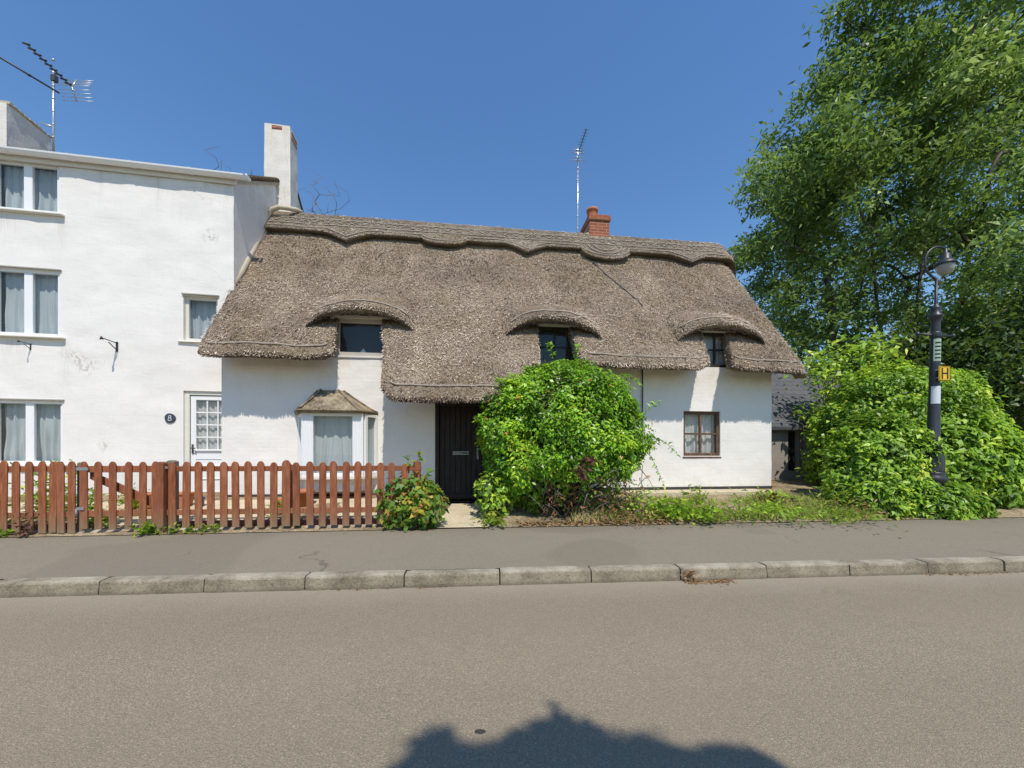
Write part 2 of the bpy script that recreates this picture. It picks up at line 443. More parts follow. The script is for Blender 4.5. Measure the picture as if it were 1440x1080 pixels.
def mat_glass():
    g = G('window_glass')
    t = g.n('BsdfTransparent', {0: (.88, .90, .89)}); gl = g.n('BsdfGlossy', {'Color': (1, 1, 1), 'Roughness': .02})
    lw = g.n('LayerWeight', {'Blend': .5}).outputs['Facing']
    f = g.n('Math', {0: lw, 1: 4.0}, operation='POWER')
    nz = g.noise(1.2, 2)
    nm = g.bump(nz, .04, .05)
    g.set(gl, 'Normal', nm)
    du = g.n('BsdfDiffuse', {0: (.34, .36, .34)})
    t = g.n('MixShader', {0: .07, 1: t.outputs[0], 2: du.outputs[0]})
    mx = g.n('MixShader', {0: g.math('ADD', g.math('MULTIPLY', f.outputs[0], .6), .03), 1: t.outputs[0], 2: gl.outputs[0]})
    g.t.links.new(mx.outputs[0], g.out.inputs[0])
    return g.m
M['glass'] = mat_glass()
def mat_cloth(name, col, lace=False):
    g = G(name)
    c = g.mix(g.noise(6, 3), tuple(x * .93 for x in col), col)
    if lace:
        v = g.voro(26, g.map((1, 1, 1))); w = g.voro(9, out='Distance')
        p = g.math('MULTIPLY', g.ramp(v, [(.30, 1), (.42, 0)]), g.ramp(w, [(.25, 1), (.5, .2)]))
        c = g.mix(g.math('MULTIPLY', p, .6), c, (.20, .19, .20))
    d = g.n('BsdfDiffuse', {0: c}); t = g.n('BsdfTranslucent', {0: c})
    mx = g.n('MixShader', {0: .25, 1: d.outputs[0], 2: t.outputs[0]})
    g.t.links.new(mx.outputs[0], g.out.inputs[0])
    return g.m
M['curtain'] = mat_cloth('net_curtain', (.66, .72, .76))
M['lace'] = mat_cloth('lace_curtain', (.80, .79, .80), True)
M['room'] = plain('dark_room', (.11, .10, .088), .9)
M['black_iron'] = plain('black_iron_paint', (.028, .030, .036), .42, .5, var=.35, scale=14, bump=.25)
M['aluminium'] = plain('aluminium', (.55, .56, .58), .35, .5, .7, var=.1)
M['dark_metal'] = plain('dark_metal', (.06, .06, .065), .5, .4, var=.2)
M['grey_steel'] = plain('galvanised_grey', (.30, .30, .31), .5, .5, .4, var=.25, scale=25)
M['yellow'] = plain('sign_yellow', (.75, .47, .02), .45, .4, var=.06)
M['sign_black'] = plain('sign_black', (.015, .015, .015), .5)
M['white_band'] = plain('white_reflective_band', (.62, .65, .70), .4, .4, var=.05)
M['green_label'] = plain('faded_green_label', (.36, .46, .36), .5, .4, var=.3, scale=30)
M['lamp_bowl'] = plain('frosted_lamp_bowl', (.33, .32, .29), .25, .6, var=.08)
M['terracotta'] = plain('terracotta', (.42, .16, .075), .8, var=.25, scale=11, bump=.2)
M['slate_disc'] = plain('dark_slate', (.05, .06, .075), .6, var=.2)
M['blue_glaze'] = plain('blue_glaze', (.03, .04, .12), .2, .6)
def mat_brick(name, a, b, mortar, sc=1.0):
    g = G(name)
    vec = g.map((1, 1, 1), (R(90), 0, 0))
    br = g.n('TexBrick', {'Vector': vec, 'Scale': sc, 'Mortar Size': .008, 'Mortar Smooth': .3, 'Brick Width': .22, 'Row Height': .073,
                          'Color1': a, 'Color2': b, 'Mortar': mortar, 'Bias': .1})
    c = g.mix(g.math('MULTIPLY', g.noise(9, 6, .75), .55), br.outputs['Color'], tuple(x * .45 for x in a))
    return g.fin(c, .85, g.bump(g.math('ADD', g.math('MULTIPLY', br.outputs['Fac'], -1.0), g.math('MULTIPLY', g.noise(50, 3), .4)), .7, .01), .2)
M['brick'] = mat_brick('red_brick', (.42, .13, .06), (.30, .085, .045), (.42, .36, .28))
M['edging_brick'] = mat_brick('low_edging_brick', (.24, .085, .07), (.17, .06, .055), (.22, .17, .14))
def mat_slate():
    g = G('slate_roof')
    br = g.n('TexBrick', {'Vector': g.map((1, 1, 1.0), (R(90), 0, 0)), 'Scale': 1.0, 'Mortar Size': .006, 'Brick Width': .28, 'Row Height': .15,
                          'Color1': (.075, .08, .09), 'Color2': (.12, .12, .13), 'Mortar': (.02, .02, .02)})
    c = g.mix(g.math('MULTIPLY', g.noise(7, 5, .7), .5), br.outputs['Color'], (.05, .05, .05))
    return g.fin(c, .6, g.bump(br.outputs['Fac'], -.6, .01), .4)
M['slate'] = mat_slate()
def mat_bayroof():
    g = G('old_felt_lead')
    n1 = g.noise(4, 6, .75); n2 = g.noise(18, 5, .75)
    c = g.ramp(g.math('ADD', g.math('MULTIPLY', n1, .6), g.math('MULTIPLY', n2, .4)), [(.40, (.05, .038, .028)), (.49, (.22, .175, .115)), (.66, (.44, .365, .25))])
    return g.fin(c, .8, g.bump(n2, .5, .01), .3)
M['lead'] = mat_bayroof()

def mat_leaf(name, stops, trans=.3, rough=.45, spec=.35):
    g = G(name)
    t = g.attr('tint')
    c = g.ramp(t, stops)
    g.fin(c, rough, None, spec)
    tr = g.n('BsdfTranslucent', {0: g.mix(.5, c, (.30, .46, .04), 'MIX')})
    mx = g.n('MixShader', {0: trans, 1: g.b.outputs[0], 2: tr.outputs[0]})
    g.t.links.new(mx.outputs[0], g.out.inputs[0])
    return g.m
M['leaf_bush'] = mat_leaf('glossy_bush_leaf', [(0, (0.040, 0.079, 0.009)), (0.35, (0.175, 0.369, 0.027)), (0.75, (0.335, 0.622, 0.032)), (0.93, (0.583, 0.788, 0.044)), (0.97, (0.583, 0.238, 0.074)), (1, (0.759, 0.310, 0.102))], 0.35, .35, .36)
M['leaf_hedge'] = mat_leaf('hedge_leaf', [(0, (0.054, 0.102, 0.015)), (0.4, (0.232, 0.423, 0.044)), (0.8, (0.463, 0.662, 0.065)), (1, (0.793, 0.847, 0.111))], 0.4, .4, .4)
M['leaf_tree'] = mat_leaf('tree_leaf', [(0, (0.045, 0.071, 0.025)), (0.45, (0.196, 0.305, 0.100)), (0.8, (0.326, 0.471, 0.143)), (1, (0.587, 0.699, 0.286))], 0.42, .4, .22)
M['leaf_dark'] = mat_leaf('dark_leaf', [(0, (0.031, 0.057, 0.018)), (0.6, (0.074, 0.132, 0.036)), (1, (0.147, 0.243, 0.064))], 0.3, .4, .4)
M['leaf_weed'] = mat_leaf('weed_leaf', [(0, (0.090, 0.165, 0.019)), (0.5, (0.210, 0.330, 0.037)), (1, (0.450, 0.468, 0.062))], 0.4, .5, .3)
M['leaf_yellow'] = mat_leaf('yellowing_leaf', [(0, (0.056, 0.126, 0.021)), (0.5, (0.14, 0.266, 0.035)), (0.72, (0.308, 0.378, 0.042)), (0.86, (0.588, 0.448, 0.056)), (1, (0.476, 0.196, 0.042))], 0.35, .45, .35)
M['leaf_red'] = mat_leaf('red_weed_leaf', [(0, (.10, .03, .03)), (1, (.26, .08, .07))], .2)
M['dry_leaf'] = mat_leaf('dry_leaf', [(0, (.16, .08, .04)), (.6, (.34, .20, .10)), (1, (.50, .34, .19))], .15, .8, .1)
M['grass'] = mat_leaf('grass_blade', [(0, (.10, .16, .02)), (.5, (.24, .28, .05)), (.7, (.40, .34, .13)), (1, (.50, .40, .22))], .25, .6, .2)
M['bark'] = mat_wood('bark', (.035, .028, .02), (.075, .06, .045), (.14, .12, .09))
M['bark_pale'] = mat_wood('pale_twig_bark', (.12, .10, .085), (.20, .17, .15), (.28, .25, .22))
M['petal'] = plain('pale_pink_petal', (.70, .45, .50), .6)

# ------------------------------------------------------------------ setting: ground, road, pavement, kerb
def yb(x):                       # rear edge of the pavement
    return 5.55 + math.tan(R(6)) * x
def yk(x):                       # face of the kerb
    return 3.6 + math.tan(R(4.3)) * x
def gz(x, y):                    # height of the garden ground
    d = y - yb(x)
    if d < 0: return .248
    if d < 2.0: return .262 + .172 * d
    return .606 + .055 * min(d - 2.0, 8)

def sheet(name, xs, fy0, fy1, ny, fz, mat, kind='structure'):
    mb = MB(); vs = []
    for x in xs:
        for j in range(ny + 1):
            y = fy0(x) + (fy1(x) - fy0(x)) * j / ny
            vs.append((x, y, fz(x, y, j / ny)))
    fs = []
    for i in range(len(xs) - 1):
        for j in range(ny):
            a = i * (ny + 1) + j
            fs.append((a, a + ny + 1, a + ny + 2, a + 1))
    mb.add(vs, fs, 0, True)
    o = mb.build(name, mat)
    tag(o, kind=kind)
    return o

mb = MB(); mb.add([(-900, -900, 0), (900, -900, 0), (900, 900, 0), (-900, 900, 0)], [(0, 1, 2, 3)])
tag(mb.build('ground', M['ground']), kind='structure')
XS = sorted([-60, -40, -30, -25, -20, -1.3, -1.16, -.29, -.18] + [x * .5 for x in range(-30, 41)] + [25, 30, 40, 60])
def ystep(x): return yb(x) - .02
def ycl(x): return yb(max(-14, min(20, x)))
sheet('garden_ground', [-120] + XS + [120], lambda x: ycl(x) - .02, lambda x: ycl(x) + 60, 150,
      lambda x, y, t: (min(.235 + .045 * t * 60, .40) if -1.2 < x < -.25 and t * 60 < 2.1 else gz(0, yb(0) + t * 60) + (.03 * vn((x, y, 0), 1.1) if t > .002 else 0)), M['soil'])
sheet('road', [-150, -40, -15, -8, -4, 0, 4, 8, 15, 40, 150], lambda x: yk(x) - 7.2, lambda x: yk(x) + .02, 8, lambda x, y, t: .08, M['road'])
sheet('pavement', [-40, -20, -12, -8, -4, 0, 4, 8, 12, 20, 40], lambda x: yk(x) + .124, lambda x: yb(x) + .0, 6,
      lambda x, y, t: .207 + .045 * t, M['pavement'])

# kerb, with its joints
mb = MB()
cs, sn = math.cos(R(4.3)), math.sin(R(4.3))
joints = [-3.611 - .88 * k for k in range(14, 0, -1)] + [-3.611, -2.742, -1.876, -.995, -.113, .761, 1.646, 2.534, 3.416, 4.282, 5.144] + [5.144 + .878 * k for k in range(1, 16)]
prof = [(0, .02), (.006, .12), (.012, .185), (.022, .202), (.04, .209), (.125, .212), (.125, .02)]
for a, b in zip(joints[:-1], joints[1:]):
    a += .006; b -= .006
    dz = random.uniform(-.007, .005); dv = random.uniform(-.009, .009)
    n = 22; vs = []; fs = []
    for i in range(n):
        u = a + (b - a) * i / (n - 1)
        e = .006 if i in (0, n - 1) else 0
        for k, (pv, pz) in enumerate(prof):
            w = (.007 * vn((u, pv * 3, pz * 3), 5) + .005 * vn((u, pv * 3, pz * 3), 23)) if 0 < k < 5 else 0
            v = pv + dv + w + (e if k < 3 else 0); z = pz + dz - (e if 2 <= k < 6 else 0) + w
            vs.append((u * cs - v * sn, 3.6 + u * sn + v * cs, z))
    m = len(prof)
    for i in range(n - 1):
        for k in range(m - 1):
            q = i * m + k
            fs.append((q, q + m, q + m + 1, q + 1))
    fs.append(tuple(range(m))); fs.append(tuple((n - 1) * m + k for k in range(m - 1, -1, -1)))
    mb.add(vs, fs)
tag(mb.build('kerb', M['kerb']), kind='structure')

sheet('garden_edging_strip', [-12 + .4 * k for k in range(27)] + [-1.25], lambda x: yb(x) - .004 + .012 * vn((x, 0, 0), 3), lambda x: yb(x) + .20, 3,
      lambda x, y, t: .254 + (gz(x, yb(x) + .2) + .010 - .254) * t + .004 * vn((x, y, 3), 6), M['gravel'])
sheet('front_garden_paving', [-12 + .4 * k for k in range(27)] + [-1.3], lambda x: yb(x) + .32, lambda x: yb(x) + 1.5, 5,
      lambda x, y, t: gz(x, y) + .012, M['concrete'])
sheet('doorstep_path', [-1.12, -.9, -.7, -.5, -.33], lambda x: yb(x) + .01, lambda x: 7.30 + .12 * x - .04, 8,
      lambda x, y, t: .268 + .13 * t, M['concrete'])
sheet('verge_edging', [-.3 + .4 * k for k in range(26)], lambda x: yb(x) - .003 + .01 * vn((x, 0, 0), 2.5), lambda x: yb(x) + .05, 1,
      lambda x, y, t: .254 + .012 * t, M['gravel'])

# ------------------------------------------------------------------ building helpers
def fill(bs, step):
    bs = sorted(set(round(b, 4) for b in bs)); out = [bs[0]]
    for a, b in zip(bs[:-1], bs[1:]):
        n = max(1, int(math.ceil((b - a) / step)))
        out += [a + (b - a) * k / n for k in range(1, n + 1)]
    return out

def facade(mb, u0, u1, z0, ztop, holes, v=0.0, step=.09, reveal=.16, amp=.012, zbreaks=()):
    """wall sheet with real openings; holes: (u0,u1,z0,z1); ztop: number or function of u"""
    zt = ztop if callable(ztop) else (lambda u: ztop)
    zmax = max(zt(u0 + (u1 - u0) * k / 200) for k in range(201))
    us = fill([u0, u1] + [h[0] for h in holes] + [h[1] for h in holes], step)
    zs = fill([z0, zmax] + [h[2] for h in holes] + [h[3] for h in holes] + list(zbreaks), step)
    idx = {}; vs = []; fs = []
    def P(i, j):
        if (i, j) not in idx:
            u, z = us[i], zs[j]
            d = min([9] + [max(h[0] - u, u - h[1], h[2] - z, z - h[3], 0) for h in holes])
            k = min(1, d / .2)
            dv = amp * k * (vn((u, 0, z), 1.3, 3) + .6 * vn((u, 0, z), 4, 8) + .25 * vn((u, 0, z), 11))
            idx[(i, j)] = len(vs); vs.append((u, v - dv, z))
        return idx[(i, j)]
    for i in range(len(us) - 1):
        for j in range(len(zs) - 1):
            uc, zc = (us[i] + us[i + 1]) / 2, (zs[j] + zs[j + 1]) / 2
            if zc > zt(uc): continue
            if any(h[0] < uc < h[1] and h[2] < zc < h[3] for h in holes): continue
            fs.append((P(i, j), P(i + 1, j), P(i + 1, j + 1), P(i, j + 1)))
    mb.add(vs, fs, 0, True)
    for a, b, c, d in holes:
        r = v + reveal
        mb.add([(a, v, c), (b, v, c), (b, v, d), (a, v, d), (a, r, c), (b, r, c), (b, r, d), (a, r, d)],
               [(0, 1, 5, 4), (1, 2, 6, 5), (2, 3, 7, 6), (3, 0, 4, 7)])

def window(parent, u0, u1, z0, z1, v, fr, mat, mull=(), trans=(), depth=.06, bar=.03, curtain=None, sill=None, ccol=None, name='window', label=None, cz0=None, barm=None):
    """frame with vertical mullions (u, width) and horizontal bars; pane, curtain and sill are its sub-parts"""
    mb = MB()
    mb.box(u0, u0 + fr, v, v + depth, z0, z1); mb.box(u1 - fr, u1, v, v + depth, z0, z1)
    mb.box(u0 + fr, u1 - fr, v, v + depth, z0, z0 + fr); mb.box(u0 + fr, u1 - fr, v, v + depth, z1 - fr, z1)
    cur = u0 + fr
    for (mu, w) in mull:
        mb.box(mu - w / 2, mu + w / 2, v + .004, v + depth - .004, z0 + fr, z1 - fr)
    edges = [u0 + fr] + [e for (mu, w) in mull for e in (mu - w / 2, mu + w / 2)] + [u1 - fr]
    for (tz, w) in trans:
        for a, b in zip(edges[::2], edges[1::2]):
            mb.box(a, b, v + .008, v + depth - .008, tz - w / 2, tz + w / 2)
    f = mb.build(name, mat, parent, bevel=.005)
    if label: f['label'] = label
    mb = MB(); e = .004
    mb.add([(u0 + fr - e, v + depth * .55, z0 + fr - e), (u1 - fr + e, v + depth * .55, z0 + fr - e), (u1 - fr + e, v + depth * .55, z1 - fr + e), (u0 + fr - e, v + depth * .55, z1 - fr + e)], [(0, 1, 2, 3)])
    mb.build('pane', M['glass'], f)
    if curtain:
        n = 90; vs = []; fs = []; rows = 14
        c0 = (cz0 if cz0 is not None else z0 + .01)
        ph = random.uniform(0, 9); fq = random.uniform(.75, 1.35); am = random.uniform(.7, 1.5)
        for i in range(n + 1):
            u = u0 + .02 + (u1 - u0 - .04) * i / n
            for j in range(rows + 1):
                z = z1 - .02 + (c0 - z1) * j / rows
                k = .35 + .65 * j / rows
                d = .02 * am * k * (math.sin(u * 46 * fq + ph + 2.2 * vn((u, ph, z), 1.5)) + .7 * math.sin(u * 83 * fq + ph * 2) + 1.6 * vn((u, ph, z * .3), 9))
                vs.append((u + .01 * vn((u, 1, z), 3), v + depth + .075 + d, z))
        for i in range(n):
            for j in range(rows):
                q = i * (rows + 1) + j
                fs.append((q, q + rows + 1, q + rows + 2, q + 1))
        mb = MB(); mb.add(vs, fs, 0, True); mb.build('curtain', M[curtain], f)
    if sill:
        proj, th, over, sm = sill
        mb = MB()
        mb.prism([(v - proj, z0 - th), (v + .05, z0 - th), (v + .05, z0 - .002), (v - proj, z0 - .018)], 0, u0 - over, u1 + over)
        mb.build('sill', M[sm], f, bevel=.006)
    return f

# ------------------------------------------------------------------ thatched cottage
cottage = thing('thatched_cottage', 'long low white cottage with grey thatch and three eyebrow dormers', 'cottage', (-5.12, 6.77, 0), R(7))
W1 = (1.90, 2.82, 3.12, 3.81); W2 = (5.60, 6.50, 2.95, 3.82); W3 = (9.02, 9.76, 3.11, 3.83)
LW = (8.68, 9.49, 1.285, 2.20); DR = (3.70, 4.66, .40, 2.30); BY = (1.56, 2.40, .93, 1.98)
def ztop(u):
    for w in (W1, W2, W3):
        if w[0] - .1 < u < w[1] + .1: return 3.86
    return 3.26
mb = MB()
facade(mb, 0, 10.65, .2, ztop, [W1, W2, W3, LW, DR, BY], step=.09, amp=.016, zbreaks=(3.26, 3.86))
# end walls with gables, rear wall, dark floor and partition
for u, s in ((0, 1), (10.65, -1)):
    mb.add([(u, 0, .2), (u, 4.4, .2), (u, 4.4, 3.2), (u, 2.2, 6.4), (u, 0, 3.26)], [(0, 1, 2, 3, 4) if s < 0 else (4, 3, 2, 1, 0)])
mb.add([(0, 4.4, .2), (10.65, 4.4, .2), (10.65, 4.4, 3.3), (0, 4.4, 3.3)], [(0, 3, 2, 1)])
mb.build('wall', M['cottage_wall'], cottage)
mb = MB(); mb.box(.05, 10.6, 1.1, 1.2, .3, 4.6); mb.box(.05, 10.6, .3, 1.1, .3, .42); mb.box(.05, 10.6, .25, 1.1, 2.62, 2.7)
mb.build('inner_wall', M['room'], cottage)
# black plinth along the left of the wall and thin dark gap on the right
mb = MB(); mb.box(0.0, 3.68, -.022, .03, .2, .60); mb.build('plinth', M['plinth_dark'], cottage, bevel=.006)
mb = MB(); mb.box(4.70, 10.66, -.012, .03, .2, .655); mb.build('plinth', M['plinth_dark'], cottage, bevel=.004)

window(cottage, *W1, .03, .075, M['grey_frame'], sill=(.05, .045, .02, 'sill_grey'), label='grey-beige single-pane dormer window')
mb = MB(); mb.add([(2.30, .12, 3.2), (2.44, .12, 3.2), (2.37, .14, 3.30)], [(0, 1, 2)]); mb.box(2.31, 2.43, .13, .15, 3.19, 3.22); mb.build('window_card', M['white_band'], cottage)
window(cottage, *W2, .05, .06, M['dark_frame'], mull=((6.02, .035),), trans=((3.43, .03),), label='dark dormer window behind the bush top')
window(cottage, *W3, .03, .06, M['dark_frame'], mull=((9.40, .035),), trans=((3.48, .03),), curtain='lace', cz0=3.15, label='dark brown dormer window at the right')
window(cottage, *LW, .04, .06, M['brown_wood'], mull=((9.085, .045),), trans=((1.74, .035),), curtain='lace', sill=(.05, .05, .02, 'brown_wood'), label='brown wooden four-pane window with lace curtain')

# front door
door = None
mb = MB()
nb = 8; w = (4.58 - 3.78) / nb
for k in range(nb):
    mb.box(3.78 + k * w + .004, 3.78 + (k + 1) * w - .004, .05 + .003 * (k % 2), .10, .47, 2.22)
mb.box(3.78, 4.58, .08, .11, .47, 2.22)
mb.box(3.78, 4.58, .028, .05, .47, .56)
door = mb.build('door', M['black_door'], cottage, bevel=.004)
mb = MB(); mb.box(3.70, 3.776, .0, .12, .40, 2.30); mb.box(4.584, 4.66, .0, .12, .40, 2.30); mb.box(3.776, 4.584, .0, .12, 2.225, 2.30); mb.box(3.70, 4.66, -.03, .12, .37, .40)
mb.build('door_frame', M['black_door'], door, bevel=.006)
mb = MB()
mb.box(4.03, 4.33, .030, .048, 1.305, 1.375); mb.tube([(4.05, .02, 1.34), (4.18, .008, 1.34), (4.31, .02, 1.34)], .014, 8)
mb.build('letterbox', M['grey_steel'], door)
mb = MB(); mb.tube([(4.50, .045, 1.38), (4.50, .0, 1.38)], .014, 8); mb.tube([(4.50, .0, 1.38), (4.50, -.005, 1.30)], .011, 8); mb.box(4.48, 4.52, .04, .049, 1.22, 1.44)
mb.build('door_handle', M['grey_steel'], door)

# black cable down the wall
mb = MB(); mb.tube([(7.785, -.03, 3.02), (7.79, -.028, 2.6), (7.785, -.03, 1.98), (7.78, -.03, 1.2)], .013, 6); mb.build('cable', M['dark_metal'], cottage)

# bay window: splayed, with its own little roof
bay = None
vf = -.35
A = [(1.30, 0.0), (1.56, vf), (2.40, vf), (2.64, 0.0)]
mb = MB()
def post(x, y, r, z0, z1): mb.box(x - r, x + r, y - r * .7, y + r * .7, z0, z1)
mb.box(1.47, 1.66, vf - .01, vf + .07, .93, 2.03); mb.box(2.31, 2.49, vf - .01, vf + .07, .93, 2.03)
for k in range(4):   # fluting on the white corner posts
    for b in (1.485, 2.325):
        mb.box(b + k * .043, b + .018 + k * .043, vf - .018, vf - .009, .97, 2.0)
mb.box(1.66, 2.31, vf, vf + .06, .93, .99); mb.box(1.66, 2.31, vf, vf + .06, 1.98, 2.03)
for (p, q) in (((1.30, .0), (1.47, vf + .07)), ((2.49, vf + .07), (2.64, .0))):
    d = Vector((q[0] - p[0], q[1] - p[1])); L_ = d.length; d.normalize(); nrm = Vector((d.y, -d.x)) * .03
    def seg(t0, t1, z0, z1):
        a = Vector(p) + d * t0; b = Vector(p) + d * t1
        mb.add([(a.x - nrm.x, a.y - nrm.y, z0), (b.x - nrm.x, b.y - nrm.y, z0), (b.x + nrm.x, b.y + nrm.y, z0), (a.x + nrm.x, a.y + nrm.y, z0),
                (a.x - nrm.x, a.y - nrm.y, z1), (b.x - nrm.x, b.y - nrm.y, z1), (b.x + nrm.x, b.y + nrm.y, z1), (a.x + nrm.x, a.y + nrm.y, z1)],
               [(0, 3, 2, 1), (4, 5, 6, 7), (0, 1, 5, 4), (1, 2, 6, 5), (2, 3, 7, 6), (3, 0, 4, 7)])
    seg(0, .06, .93, 2.03); seg(L_ - .05, L_, .93, 2.03); seg(.06, L_ - .05, .93, .99); seg(.06, L_ - .05, 1.98, 2.03)
bay = mb.build('bay_window', M['upvc'], cottage, bevel=.004)
mb = MB()
for (p, q) in (((1.33, -.03), (1.47, vf + .09)), ((1.66, vf + .03), (2.31, vf + .03)), ((2.49, vf + .09), (2.61, -.03))):
    mb.add([(p[0], p[1], .98), (q[0], q[1], .98), (q[0], q[1], 1.99), (p[0], p[1], 1.99)], [(0, 1, 2, 3)])
mb.build('pane', M['glass'], bay)
mb = MB(); vs = []; fs = []; n = 90; rows = 12
for i in range(n + 1):
    t = i / n; u = 1.35 + 1.24 * t
    yy = -.02 + (-.18 if .12 < t < .88 else -.18 * min(t, 1 - t) / .12)
    for j in range(rows + 1):
        s_ = j / rows; z = 2.0 - 1.06 * s_
        k = .3 + .7 * s_
        drift = .10 * (s_ ** 1.5) * (1 if u < 2.0 else -.6) * math.exp(-((u - 2.0) / .25) ** 2)
        vs.append((u - drift, yy + .022 * k * (math.sin(u * 40 + 2 * s_) + .8 * math.sin(u * 71 + 1)), z))
for i in range(n):
    for j in range(rows):
        q = i * (rows + 1) + j
        fs.append((q, q + rows + 1, q + rows + 2, q + 1))
mb.add(vs, fs, 0, True); mb.build('curtain', M['curtain'], bay)
mb = MB()   # sill board and apron
mb.prism([(1.24, .01), (1.50, vf - .07), (2.46, vf - .07), (2.70, .01)], 2, .875, .928)
mb.build('sill', M['cream_paint'], bay, bevel=.008)
mb = MB(); mb.prism([(1.36, .0), (1.58, vf + .06), (2.38, vf + .06), (2.58, .0)], 2, .66, .873); mb.build('apron', M['cottage_wall'], bay, bevel=.01)
mb = MB()   # bay roof: hipped sheet with rolls
E_ = [(1.22, .0), (1.44, vf - .10), (2.46, vf - .10), (2.66, .0)]; T_ = [(1.62, -.005), (1.70, -.09), (2.00, -.09), (2.06, -.005)]
def bell(e, t, k, zt=2.47, zb=2.075):
    s_ = k; x = e[0] + (t[0] - e[0]) * s_; y = e[1] + (t[1] - e[1]) * s_
    return (x, y, zb + (zt - zb) * (s_ ** 1.12))
K = 7; SUB = 5
ring = []
for a in range(3):
    for q in range(SUB):
        f = q / SUB
        ring.append(((E_[a][0] * (1 - f) + E_[a + 1][0] * f, E_[a][1] * (1 - f) + E_[a + 1][1] * f), (T_[a][0] * (1 - f) + T_[a + 1][0] * f, T_[a][1] * (1 - f) + T_[a + 1][1] * f)))
ring.append((E_[3], T_[3]))
vs = []; fs = []
for e, t in ring:
    vs.append((e[0], e[1], 2.03))
    for k in range(K + 1):
        p = bell(e, t, k / K); w_ = .012 * vn(p, 7); vs.append((p[0], p[1] - w_, p[2] + w_))
m = K + 2
for i in range(len(ring) - 1):
    for k in range(m - 1):
        q = i * m + k; fs.append((q, q + m, q + m + 1, q + 1))
fs.append(tuple(i * m for i in range(len(ring) - 1, -1, -1))); fs.append(tuple(i * m + m - 1 for i in range(len(ring))))
mb.add(vs, fs, 0, True)
for a in (0, 1, 2, 3):
    pts = [bell(E_[a], T_[a], k / 8) for k in range(9)]
    mb.tube([(p[0], p[1] - .006, p[2] + .008) for p in pts], .018, 6)
mb.tube([(e[0], e[1] - .004, 2.07) for e in E_], .017, 6)
mb.build('bay_roof', M['lead'], bay)

# ---- thatch: top surface, thick rounded eave, notches for the three dormers
def SP(u, s, h):
    return (u, 2.2 - .588 * s - .809 * h, 6.85 - .809 * s + .588 * h)
def smooth(x):
    x = max(0, min(1, x)); return x * x * (3 - 2 * x)
NOT = 3.58
def ush(u, s):       # the notches flare sideways towards the top
    k = max(0, min(1, (4.75 - s) / 1.05)); d = 0
    for c, a, l, r in ((2.05, -.13, .35, .35), (2.87, -.10, .35, .35), (8.93, .10, .3, .2), (9.36, .36, .2, .55)):
        w = l if u < c else r; d += a * math.exp(-((u - c) / w) ** 2)
    return u + d * k * (1 - max(0, min(1, (3.4 - s) / .9)))
def SPm(u, s, h): return SP(ush(u, s), s, h)
def s_eave(u):
    wob = .02 * vn((u, 0, 0), 2.3) + .012 * vn((u, 5, 0), 7)
    if u < 2.45:
        t = smooth((u - 2.05) / .10 + .5); e = 4.67 + (NOT - 4.67) * t
        e -= .10 * max(0, 1 - abs(u - 1.98) / .12) * (1 - t)
    elif u < 4.2:
        t = smooth((u - 2.87) / .12 + .5); e = NOT + (5.63 - NOT) * t
        e -= .45 * max(0, 1 - (u - 2.84) / .42) ** 2.2 * t
    elif u < 5.5:
        e = 5.63 + (4.72 - 5.63) * smooth((u - 4.85) / .62)
    elif u < 5.98:
        t = smooth((u - 5.62) / .12 + .5); e = 4.72 + (NOT - 4.72) * t
    elif u < 7.6:
        t = smooth((u - 6.34) / .12 + .5); e = NOT + (4.66 - NOT) * t
    elif u < 9.12:
        t = smooth((u - 8.93) / .14 + .5); e = 4.67 + (NOT - 4.67) * t
        e -= .10 * max(0, 1 - abs(u - 8.86) / .14) * (1 - t)
    else:
        t = smooth((u - 9.33) / .12 + .5); e = NOT + (4.67 - NOT) * t
        e -= .10 * max(0, 1 - abs(u - 9.41) / .14) * t
    return e + wob
def hh(u, s):           # gentle unevenness and rolled gable ends
    h = .035 * vn((u, s, 0), .9) + .018 * vn((u, s, 4), 3.1) + .008 * vn((u, s, 8), 10)
    if u > 10.72: h -= .32 * ((u - 10.72) / .36) ** 2 * .6
    return h
def uleft(s): return -.03 - .13 * max(0, (4.6 - s) / 4.6)
us = set()
u = 0.0
while u < 11.05:
    us.add(round(u, 3)); u += .055
for t in (2.05, 2.87, 5.62, 6.34, 8.93, 9.33):
    for k in range(-13, 14): us.add(round(t + k * .0135, 4))
for k in range(12): us.add(round(10.72 + .03 * k, 3))
us = sorted(us); us = [a for i, a in enumerate(us) if i == 0 or a - us[i - 1] > .004]
NR = 84
vs = []; fs = []
END = [(.05, -.012), (.095, -.04), (.105, -.075), (.06, -.135), (-.05, -.215)]
UN = [.05, .25, .6, 1.1, 1.9, 2.9]
nrow = None
for u in us:
    e = s_eave(u); col = []
    for s in (5.0, 4.0, 3.0, 2.0, 1.0, .4):
        p = SP(u, s, hh(u, s)); col.append((p[0], 4.4 - p[1], p[2]))
    for k in range(NR + 1):
        s = e * k / NR
        col.append(SPm(u, s, hh(u, s) + .01 * random.uniform(-1, 1)))
    he = hh(u, e)
    for ds, h in END:
        j = random.uniform(-.010, .010)
        col.append(SPm(u, e + ds + j, he + h + j))
    for k in UN:
        s = max(.35, e - k); col.append(SPm(u, s, -.265 + (hh(u, s) if u > 10.72 else 0)))
    nrow = len(col)
    off = uleft(0) if False else 0
    for p in col:
        sx = (6.85 - p[2]) / .809
        f = max(0, 1 - u / 1.2)
        vs.append((p[0] + f * uleft(max(0, sx)), p[1], p[2]))
for i in range(len(us) - 1):
    for k in range(nrow - 1):
        q = i * nrow + k
        fs.append((q, q + 1, q + nrow + 1, q + nrow))
f0 = 6
